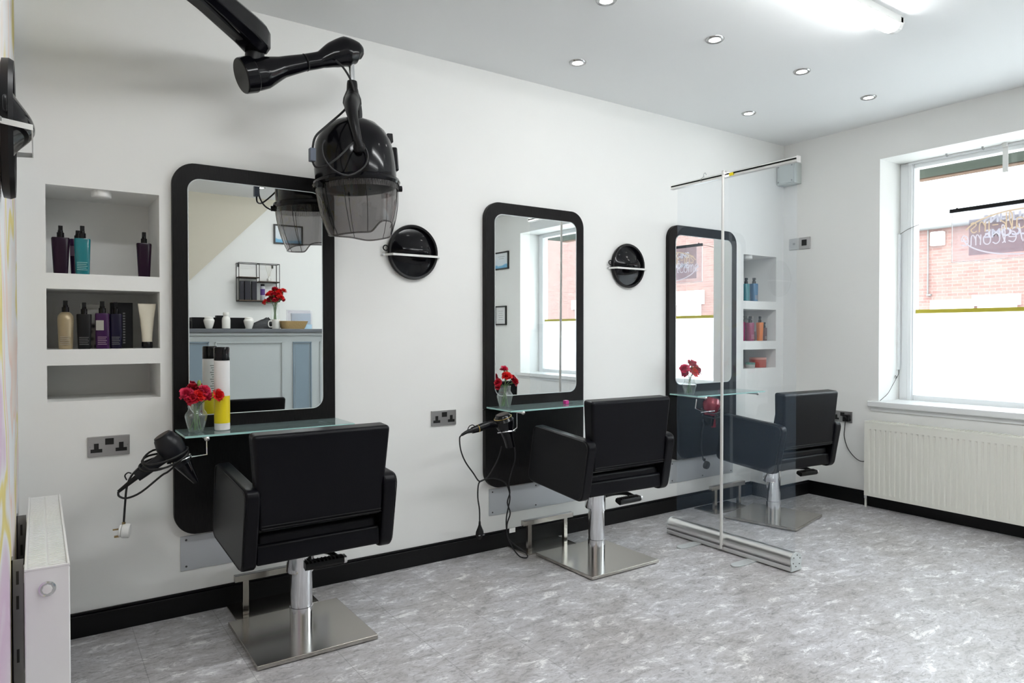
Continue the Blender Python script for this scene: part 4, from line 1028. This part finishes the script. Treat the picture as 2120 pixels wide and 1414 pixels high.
# ---------------------------------------------------------------- clear screen on a roller base
t = thing('protective_screen', 'tall clear roll-up screen with aluminium base between the middle and far chairs', 'screen', (3.10, -.74, 0))
ya, yb = -.345, -1.165
cp = []
for i in range(15):
    a = math.radians(-62+ i*(304/14)); cp.append((3.10+.042*math.sin(a), .052+.042*math.cos(a)))
cp = [(3.10+.044*math.cos(math.radians(a)), .056+.040*math.sin(math.radians(a))) for a in range(-35, 216, 14)] + [(3.062, .026), (3.058, .008), (3.142, .008), (3.138, .026)]
co = link('cassette', B().prism(cp, lambda u, v, d: (u, d, v), ya-.006, yb+.008), alu_m, t, angle=30)
for yy0, yy1 in ((ya, ya-.006), (yb+.008, yb)):
    cp2 = [(3.10+(u-3.10)*1.03, .052+(v-.052)*1.03) for u, v in cp]
    e = link('end_plate', B().prism(cp2, lambda u, v, d: (u, d, v), yy0, yy1), mat('pale_grey_end_plate', (.62, .65, .65), .35, .3), t, bevel=.001)
    if yy0 < -1:
        for a in range(0, 360, 60): link('screw', B().cyl((3.10+.030*math.cos(math.radians(a+20)), yb, .056+.028*math.sin(math.radians(a+20))), (3.10+.030*math.cos(math.radians(a+20)), yb-.002, .056+.028*math.sin(math.radians(a+20))), .0028, seg=8), mat('dark_screw'), e)
link('cassette_groove', B().box((3.0545, ya-.004, .031), (3.0565, yb+.006, .035)), mat('grey_groove', (.10, .10, .10), .5), t)
for yf in (-.575, -.935):
    ft = [(3.16, yf-.026), (3.16, yf+.026), (2.925, yf+.026), (2.905, yf+.014), (2.900, yf), (2.905, yf-.014), (2.925, yf-.026)]
    link('foot', B().prism(ft, lambda u, v, d: (u, v, d), .001, .007), mat('pale_grey_end_plate', (.62, .65, .65), .35, .3), t, bevel=.001)
link('pole', B().cyl((3.055, -.742, .018), (3.070, -.735, 2.045), .0085, .0075, 16), mat('pale_pole_paint', (.66, .65, .63), .3, .2), t)
link('top_rail', B().prism(rpoly([(3.086, 2.034), (3.114, 2.034), (3.110, 2.062), (3.090, 2.062)], .003, 3), lambda u, v, d: (u, d, v), ya, yb), alu_m, t)
link('rail_groove', B().box((3.085, ya-.003, 2.0475), (3.089, yb+.003, 2.0535)), mat('dark_rubber_groove', (.03, .03, .03), .5), t)
link('rail_end_cap', B().box((3.084, ya+.002, 2.032), (3.116, ya, 2.064)).box((3.084, yb, 2.032), (3.116, yb-.003, 2.064)), alu_m, t, bevel=.001)
link('pole_hook', B().box((3.066, -.745, 2.032), (3.090, -.727, 2.070)), alu_m, t, bevel=.003)
link('yellow_tag', B().box((3.082, -.765, 2.036), (3.085, -.790, 2.052)), yl_m, t)
link('wire_hook', B().sweep([(3.095, -.590, 2.045), (3.092, -.583, 2.075), (3.095, -.592, 2.088), (3.095, -.600, 2.075)], .0016, 6, 4).sweep([(3.085, -.57, 2.04), (3.082, -.575, 2.055), (3.090, -.59, 2.07)], .0016, 6, 4), galv_m, t)
fo = link('clear_film', B().box((3.0995, -.385, .095), (3.1005, -1.158, 2.036)), film_m, t)

# ---------------------------------------------------------------- text helper
def text_mesh(txt, size, extrude=.001):
    cu = bpy.data.curves.new('lettering', 'FONT'); cu.body = txt; cu.size = size; cu.extrude = extrude; cu.align_x = 'LEFT'; cu.offset = size*.035
    ob = bpy.data.objects.new('lettering_tmp', cu); COL.objects.link(ob)
    dg = bpy.context.evaluated_depsgraph_get(); me = bpy.data.meshes.new_from_object(ob.evaluated_get(dg))
    vs = [v.co.copy() for v in me.vertices]; fs = [tuple(p_.vertices) for p_ in me.polygons]
    bpy.data.objects.remove(ob); bpy.data.curves.remove(cu); bpy.data.meshes.remove(me)
    return vs, fs
# ---------------------------------------------------------------- window signs and small fittings
# hanging neon sign, its front faces the street so it reads reversed from indoors
ns = thing('neon_sign', 'clear sheet with oval neon lettering hanging in the window, reading backwards from inside', 'sign', (4.965, -1.5, 1.65))
link('acrylic_sheet', B().box((4.962, -1.072, 1.652), (4.966, -1.95, 1.972)), acryl_m, ns)
link('sheet_edge', B().box((4.961, -1.070, 1.650), (4.967, -1.073, 1.972)).box((4.961, -1.070, 1.649), (4.967, -1.95, 1.652)), mat('bright_acrylic_edge', (.9, .9, .92), .3), ns)
link('hanging_bar', B().prism([(-.008, -.012), (.008, -.012), (.008, .012), (-.008, .012)], lambda u, v, d: (4.955+u, d, 1.986+v+(-1.07-d)*.012), -1.062, -1.95), blackp_m, ns)
for yy in (-1.10, -1.9): link('clip', B().cyl((4.955, yy, 1.996), (4.955, yy-.006, 2.004), .005, seg=8), blackp_m, ns)
warm_e = emission('warm_neon_tube', (1.0, .80, .50), .42); white_e = emission('white_neon_tube', (.93, .93, 1.0), .48)
oc, ow, oh = -1.47, .335, .138
ov = [(4.972, oc+ow*math.cos(a), 1.812+oh*math.sin(a)) for a in [2*PI*i/80 for i in range(81)]]
link('neon_arc', B().sweep(ov[4:37], .0045, 8), warm_e, ns)
link('neon_arc', B().sweep(ov[37:80], .0045, 8), white_e, ns)
# single-stroke letters on a 1-high grid
G_ = {'W': [[(0, 1), (.2, 0), (.4, .8), (.6, 0), (.8, 1)]], 'a': [[(.42, .6), (.2, .62), (.03, .4), (.05, .1), (.25, 0), (.42, .2), (.42, .6), (.44, .1), (.5, 0)]], 'l': [[(.05, 0), (.2, .5), (.22, 1), (.1, .9), (.08, .2), (.2, 0)]],
      'k': [[(.08, 1), (.08, 0)], [(.4, .6), (.1, .3), (.4, 0)]], '-': [[(0, .35), (.3, .35)]], 'i': [[(.08, .6), (.08, 0)]], 'n': [[(.05, .6), (.07, 0)], [(.07, .35), (.22, .6), (.36, .5), (.38, 0)]],
      's': [[(.36, .55), (.2, .62), (.05, .48), (.18, .33), (.34, .18), (.2, 0), (.02, .08)]], 'e': [[(.05, .3), (.38, .34), (.3, .6), (.1, .55), (.03, .25), (.15, .02), (.4, .1)]],
      'c': [[(.36, .5), (.2, .62), (.04, .4), (.06, .12), (.22, 0), (.38, .1)]], 'o': [[(.2, .62), (.04, .4), (.06, .1), (.2, 0), (.36, .12), (.38, .42), (.2, .62)]],
      'm': [[(.05, .6), (.07, 0)], [(.07, .35), (.2, .6), (.3, .5), (.31, 0)], [(.31, .35), (.44, .6), (.54, .5), (.56, 0)]]}
WD = {'W': .9, 'a': .58, 'l': .3, 'k': .5, '-': .4, 'i': .22, 'n': .5, 's': .45, 'e': .5, 'c': .46, 'o': .48, 'm': .68}
def neon_word(word, y_end, z0, size, m_):
    """y_end: the y where the word ends (its last letter is at the left seen from inside)"""
    tot = sum(WD[c]*size for c in word); b_ = B(); yy = y_end-tot
    for c in word:
        for st_ in G_[c]: b_.sweep([(4.972, yy+u*size, z0+v*size) for u, v in st_], .0035, 6, 4)
        yy += WD[c]*size
    return link('neon_lettering', b_, m_, ns)
neon_word('Walk-ins', -1.168, 1.832, .105, warm_e)
neon_word('Welcome', -1.112, 1.750, .110, white_e)
ps = thing('printed_sign', 'grey translucent printed sign with white capitals behind the neon lettering', 'sign', (4.99, -1.5, 1.69))
link('sheet', B().box((4.990, -1.160, 1.690), (4.993, -1.90, 1.990)), poster_m, ps)
lw_m = mat('white_sign_lettering', (.95, .95, .95), .5)

for txt, y_end, z0, sz in (('WALK-INS', -1.245, 1.888, .070), ('WELCOME', -1.252, 1.795, .070)):
    vs, fs = text_mesh(txt, sz, .001)
    wmax = max(v.x for v in vs)
    b_ = B(); b_.add([(4.988+v.z, y_end-(wmax-v.x), z0+v.y) for v in vs], fs)
    link('white_lettering', b_, frost_m, ps)
t = thing('hanging_strip', 'short white strip hanging from the top of the window recess', 'strip', (4.93, -1.37, 2.36))
link('strip', B().box((4.948, -1.362, 2.185), (4.954, -1.392, 2.345)), whitep_m, t, bevel=.001)
link('fixing', B().box((4.93, -1.365, 2.34), (4.96, -1.389, 2.363)), whitep_m, t)
for yy, lb in ((-1.05, 'left small metal hook on the top of the window recess'), (-1.26, 'right small metal hook on the top of the window recess')):
    t = thing('ceiling_hook', lb, 'hook', (4.92, yy, 2.36))
    link('hook_base', B().cyl((4.925, yy, 2.363), (4.925, yy, 2.356), .006, seg=10), galv_m, t)
    link('hook_wire', B().sweep([(4.925, yy, 2.357), (4.925, yy, 2.347), (4.925, yy-.007, 2.343), (4.925, yy-.009, 2.350)], .0018, 6, 3), galv_m, t)
t = thing('cable_trunking', 'narrow white cable trunking up the left side of the window recess', 'trunking', (4.96, WY0, .93))
link('channel', B().box((4.945, WY0, .93), (4.970, WY0-.014, 1.875)), pvc_m, t, bevel=.002)
link('upper_cable', B().sweep([(4.957, WY0-.008, 1.873), (4.957, -.80, 1.905), (4.955, -.90, 1.935), (4.955, -1.0, 1.968), (4.955, -1.064, 1.984)], .0016, 6, 5), rubber_m, t)
link('lower_cable', B().sweep([(4.957, WY0-.008, .932), (4.945, WY0-.012, .90), (4.915, WY0-.012, .872), (4.905, WY0-.010, .882), (4.915, WY0-.008, .890), (4.92, WY0-.010, .872), (4.86, WY0-.012, .82), (4.80, WY0-.012, .77), (4.70, WY0-.012, .727)], .0018, 6, 5), rubber_m, t)

# ---------------------------------------------------------------- opposite side, seen in the mirrors
desk_m = mat('pale_blue_grey_desk_paint', (.44, .475, .48), .5)
desk_dk = mat('slate_blue_panel_paint', (.20, .26, .31), .55); add_bump(desk_dk, 12, .2, .002)
top_m = mat('dark_grey_counter_top', (.12, .13, .145), .3)
dx0, dx1, dy0, dy1, dzt = .80, 2.95, -3.455, -3.95, 1.228
dk_ = thing('reception_desk', 'pale grey panelled reception desk reflected in the large left mirror', 'desk', ((dx0+dx1)/2, -3.7, 0))
link('carcass', B().box((dx0, dy0, 0), (dx1, dy1, 1.195)), desk_m, dk_, bevel=.003)
link('counter_top', B().box((dx0-.04, dy0+.04, 1.195), (dx1+.04, dy1-.03, dzt)), top_m, dk_, bevel=.004)
link('shadow_moulding', B().box((dx0, dy0, 1.165), (dx1, dy0+.018, 1.195)), desk_m, dk_, bevel=.005)
def moulding(x0, x1, z0, z1, fill=None, w=.022):
    y = dy0; b_ = B()
    for k, (o_, h_, ww) in enumerate(((0, .012, w*.45), (w*.5, .007, w*.3))):
        b_.box((x0+o_, y, z0+o_), (x0+o_+ww, y+h_, z1-o_)).box((x1-o_, y, z0+o_), (x1-o_-ww, y+h_, z1-o_))
        b_.box((x0+o_, y, z0+o_), (x1-o_, y+h_, z0+o_+ww)).box((x0+o_, y, z1-o_), (x1-o_, y+h_, z1-o_-ww))
    mo = link('panel_moulding', b_, desk_m if fill is None else desk_dk, dk_, bevel=.001)
    if fill: link('panel_fill', B().box((x0+w, y, z0+w), (x1-w, y+.002, z1-w)), fill, mo)
moulding(1.03, 1.250, .15, 1.112, desk_dk); moulding(1.30, 1.895, .15, 1.108, None); moulding(1.990, 2.168, .15, 1.106, desk_dk); moulding(2.25, 2.85, .15, 1.106, None)
def urn(x, r, h_, label):
    t = thing('ceramic_jar', label, 'jar', (x, -3.6, dzt))
    link('jar_body', B().lathe([(r*.55, 0), (r*.60, .005), (r*.8, h_*.3), (r, h_*.62), (r*.98, h_*.72), (r*.8, h_*.82)], (x, -3.6, dzt), seg=30), mat('white_ceramic', (.80, .79, .75), .25), t)
    link('lid', B().lathe([(r*.80, h_*.80), (r*.82, h_*.84), (r*.80, h_*.90), (r*.6, h_*.97), (r*.3, h_)], (x, -3.6, dzt), seg=30), mat('white_ceramic'), t)
urn(1.279, .047, .112, 'squat white ceramic jar on the reception desk, nearest the stairs')
urn(1.627, .047, .110, 'squat white ceramic jar beside the dark folded towel on the desk')
t = thing('ceramic_bottle', 'tall white ceramic bottle between the two squat jars on the desk', 'bottle', (1.426, -3.6, dzt))
link('body', B().lathe([(.030, 0), (.036, .004), (.037, .08), (.034, .10), (.022, .115), (.022, .125)], (1.426, -3.6, dzt), seg=30), mat('white_ceramic'), t)
link('cap', B().lathe([(.026, .122), (.027, .125), (.027, .147), (.025, .15)], (1.426, -3.6, dzt), seg=30), mat('white_ceramic'), t)
t = thing('storage_box', 'long low black box behind the white jars on the desk', 'box', (1.38, -3.75, dzt))
link('box_body', B().box((1.155, -3.70, dzt), (1.62, -3.84, dzt+.105)), mat('black_card'), t, bevel=.003)
link('knob_tray', B().box((1.37, -3.73, dzt+.105), (1.43, -3.80, dzt+.125)), mat('black_card'), t, bevel=.003)
tag(link('card_box', B().box((1.02, -3.62, dzt), (1.137, -3.72, dzt+.068)), mat('black_card'), bevel=.002), 'small black box at the stair end of the reception desk', 'box')
b_ = B(); K = 20
for i, (x, hh, ww) in enumerate(((1.655, .012, .05), (1.70, .055, .055), (1.76, .080, .06), (1.82, .105, .06), (1.86, .06, .05), (1.875, .01, .04))):
    for j in range(K):
        a = PI*j/(K-1); b_.v.append((x+.010*math.sin(j*1.7), -3.70+ww*math.cos(a)*1.1, dzt+hh*math.sin(a)*(1+.14*math.sin(j*2.1+i))))
for i in range(5):
    for j in range(K-1): b_.f.append((i*K+j, i*K+j+1, (i+1)*K+j+1, (i+1)*K+j))
tag(link('folded_towel', b_, mat('charcoal_fabric', (.03, .032, .036), .6)), 'crumpled charcoal towel behind the mug on the desk', 'towel')
t = thing('mug', 'white mug in front of the tall flower vase on the desk', 'mug', (1.876, -3.6, dzt))
link('cup', B().lathe([(.034, 0), (.037, .004), (.040, .09), (.037, .09), (.034, .01), (.0005, .008)], (1.876, -3.60, dzt), seg=28, cap=False), mat('white_ceramic'), t)
link('handle', B().sweep([(1.838, -3.60, dzt+.075), (1.812, -3.60, dzt+.072), (1.805, -3.60, dzt+.045), (1.815, -3.60, dzt+.020), (1.840, -3.60, dzt+.018)], .005, 8, 4), mat('white_ceramic'), t)
t = thing('glass_vase', 'tall glass vase full of red carnations on the reception desk', 'vase', (1.89, -3.68, dzt))
link('glass', B().lathe([(.0005, .003), (.038, .003), (.038, .235)], (1.89, -3.68, dzt), seg=28, cap=False), vase_m, t)
heads = []
rnd = random.Random(3)
for i in range(22):
    a = 2*PI*i/22*2.4; rr_ = .015+.080*((i % 6)/5)
    heads.append((rr_*math.cos(a)+.005, rr_*math.sin(a)*.8, .41-.5*rr_+rnd.uniform(-.11, .0), .032, 2 if i % 3 else 1))
bouquet(1.89, -3.68, dzt, heads, 'red carnation in the tall vase on the reception desk', 'carnations in the tall vase on the reception desk', .25)
wk_m = mat('woven_wicker', (.42, .29, .13), .8); add_bump(wk_m, 120, 1, .004)
b_ = B(); N_ = 40
for j, (s_, z_) in enumerate(((.74, 0), (.82, .02), (.90, .045), (1.0, .075), (.96, .076), (.85, .045), (.72, .012))):
    for i in range(N_):
        a = 2*PI*i/N_; ca, sa_ = math.cos(a), math.sin(a)
        b_.v.append((2.035+.138*s_*math.copysign(abs(ca)**.5, ca), -3.60+.09*s_*math.copysign(abs(sa_)**.5, sa_), dzt+z_))
for j in range(6):
    for i in range(N_): b_.f.append((j*N_+i, j*N_+(i+1) % N_, (j+1)*N_+(i+1) % N_, (j+1)*N_+i))
b_.f.append(tuple(range(N_))); b_.f.append(tuple(range(6*N_, 7*N_)))
tag(link('wicker_basket', b_, wk_m), 'low wicker basket right of the mug on the reception desk', 'basket')
t = thing('leaflet_holder', 'clear leaflet holder with pale blue cards at the end of the desk', 'leaflet holder', (2.14, -3.72, dzt))
link('holder', B().box((2.02, -3.70, dzt), (2.26, -3.705, dzt+.18)).box((2.02, -3.76, dzt), (2.26, -3.765, dzt+.19)), acryl_m, t)
link('leaflets', B().box((2.06, -3.715, dzt+.005), (2.25, -3.745, dzt+.155)), mat('pale_blue_card', (.50, .60, .66), .5), t)
link('cards', B().box((2.150, -3.64, dzt), (2.235, -3.68, dzt+.045)), mat('light_cyan_card', (.45, .65, .80), .5), t)
# wire shelf on the opposite wall
ws = thing('wire_wall_shelf', 'black wire wall shelf with wooden boards, reflected in the large left mirror', 'wall shelf', (1.93, YF, 1.52))
wire = mat('black_wire', (.012, .012, .012), .4); wood_m = mat('dark_oak_board', (.12, .075, .045), .6)
wy0, wy1 = -4.40, YF+.003
b_ = B()
x0, x1, xm, z0, z1 = 1.724, 2.140, 1.930, 1.522, 1.922
def bar(p0, p1): b_.cyl(p0, p1, .0035, seg=8)
for y in (wy0, wy1):
    bar((x0, y, z0), (x0, y, z1)); bar((x1, y, z0), (x1, y, z1)); bar((x0, y, z1), (x1, y, z1)); bar((x0, y, z0), (x1, y, z0)); bar((xm, y, 1.73), (xm, y, z1)); bar((x0, y, 1.768), (xm, y, 1.768)); bar((xm, y, 1.728), (x1, y, 1.728))
for x in (x0, x1, xm): bar((x, wy0, z1), (x, wy1, z1))
for x in (x0, x1): bar((x, wy0, z0), (x, wy1, z0))
bar((x0, wy0, 1.768), (x0, wy1, 1.768)); bar((x1, wy0, 1.728), (x1, wy1, 1.728))
link('wire_frame', b_, wire, ws)
link('board', B().box((x0, wy0, z0+.003), (x1, wy1, z0+.013)), wood_m, ws); link('board', B().box((x0, wy0, 1.768), (xm, wy1, 1.777)), wood_m, ws); link('board', B().box((xm, wy0, 1.728), (x1, wy1, 1.737)), wood_m, ws)
for x in (1.745, 2.095): link('wall_hook', B().box((x-.010, wy1, 1.885), (x+.010, wy1+.004, 1.918)), wire, ws)
for xx, ww, lb in ((1.759, .038, 'black carton at the left on the wire shelf'), (1.816, .055, 'black carton in the middle on the wire shelf'), (1.885, .048, 'black carton at the right on the wire shelf')):
    tag(link('carton', B().box((xx-ww/2, -4.42, z0+.0135), (xx+ww/2, -4.47, z0+.212)), mat('blue_black_card', (.010, .009, .018), .5), bevel=.001), lb, 'box', 'black cartons on the wire shelf')
t = thing('product_bottle', 'grey bottle with purple label on the wire shelf', 'bottle', (1.973, -4.44, z0+.0135))
link('body', B().lathe([(.022, 0), (.0235, .003), (.0235, .145), (.020, .15)], (1.973, -4.44, z0+.0135), seg=24), mat('grey_bottle', (.45, .45, .48), .4), t)
link('label', B().lathe([(.0238, .055), (.0238, .12)], (1.973, -4.44, z0+.0135), seg=24, cap=False), mat('violet_label', (.10, .04, .22), .5), t)
link('cap', B().lathe([(.020, .150), (.0205, .17), (.018, .173)], (1.973, -4.44, z0+.0135), seg=24), blackp_m, t)
t = thing('reed_diffuser', 'white reed diffuser on the upper right board of the wire shelf', 'diffuser', (2.043, -4.45, 1.7375))
link('bottle', B().lathe([(.020, 0), (.022, .003), (.022, .03), (.010, .042), (.009, .055)], (2.043, -4.45, 1.7375), seg=20), mat('white_ceramic'), t)
for k in range(4): link('reed', B().cyl((2.043, -4.45, 1.75), (2.043+(-.035+.022*k), -4.45+.01*(k % 2), 1.745+.17), .0014, seg=6), mat('pale_reed', (.6, .55, .42), .7), t)
# framed certificates
art_m = mat('seascape_print', (.8, .85, .88), .5)
n, l, b = nodes(art_m); tcx = n.new('ShaderNodeTexCoord'); sx = n.new('ShaderNodeSeparateXYZ'); l.new(tcx.outputs['Generated'], sx.inputs['Vector'])
nzx = n.new('ShaderNodeTexNoise'); nzx.inputs['Scale'].default_value = 3; l.new(tcx.outputs['Generated'], nzx.inputs['Vector'])
ad_ = n.new('ShaderNodeMath'); ad_.operation = 'MULTIPLY_ADD'; ad_.inputs[1].default_value = .35; l.new(nzx.outputs['Fac'], ad_.inputs[0]); l.new(sx.outputs['Z'], ad_.inputs[2])
ramp_col(art_m, ad_.outputs[0], [(.0, (.10, .35, .60)), (.36, (.22, .52, .75)), (.42, (.72, .80, .86)), (1, (.80, .84, .87))])
cert_m = mat('certificate_paper', (.80, .80, .80), .5)
frame_m = mat('black_picture_frame', (.012, .012, .012), .4)
def picture(o3, w_, h_, axis, art, label, lines=0):
    t = thing('picture_frame', label, 'picture', o3)
    if axis == 'y': T = lambda u, d, v: (o3[0]+u, o3[1]+d, o3[2]+v)
    else: T = lambda u, d, v: (o3[0]-d, o3[1]+u, o3[2]+v)
    f = .016; b_ = B()
    b_.box(T(0, .001, 0), T(w_, .02, f)).box(T(0, .001, h_-f), T(w_, .02, h_)).box(T(0, .001, f), T(f, .02, h_-f)).box(T(w_-f, .001, f), T(w_, .02, h_-f))
    link('frame', b_, frame_m, t)
    link('print', B().box(T(f, .001, f), T(w_-f, .010, h_-f)), art, t)
    if lines:
        s_ = B()
        for k in range(lines): s_.box(T(w_*(.28+.05*(k % 2)), .0102, h_*(.72-.11*k)), T(w_*(.72-.05*(k % 2)), .0106, h_*(.72-.11*k)+.004))
        link('print_lines', s_, mat('grey_ink'), t)
picture((2.111, YF, 2.155), .315, .212, 'y', art_m, 'framed blue seascape print on the opposite wall, reflected behind the hood dryer')
picture((XR, -4.11, 1.965), .315, .215, 'x', art_m, 'upper framed certificate with blue wave, reflected in the middle mirror', 2)
picture((XR, -4.09, 1.283), .245, .235, 'x', cert_m, 'lower framed certificate, reflected in the middle mirror', 5)
for o in bpy.data.objects:
    if '_w' in o: del o['_w']
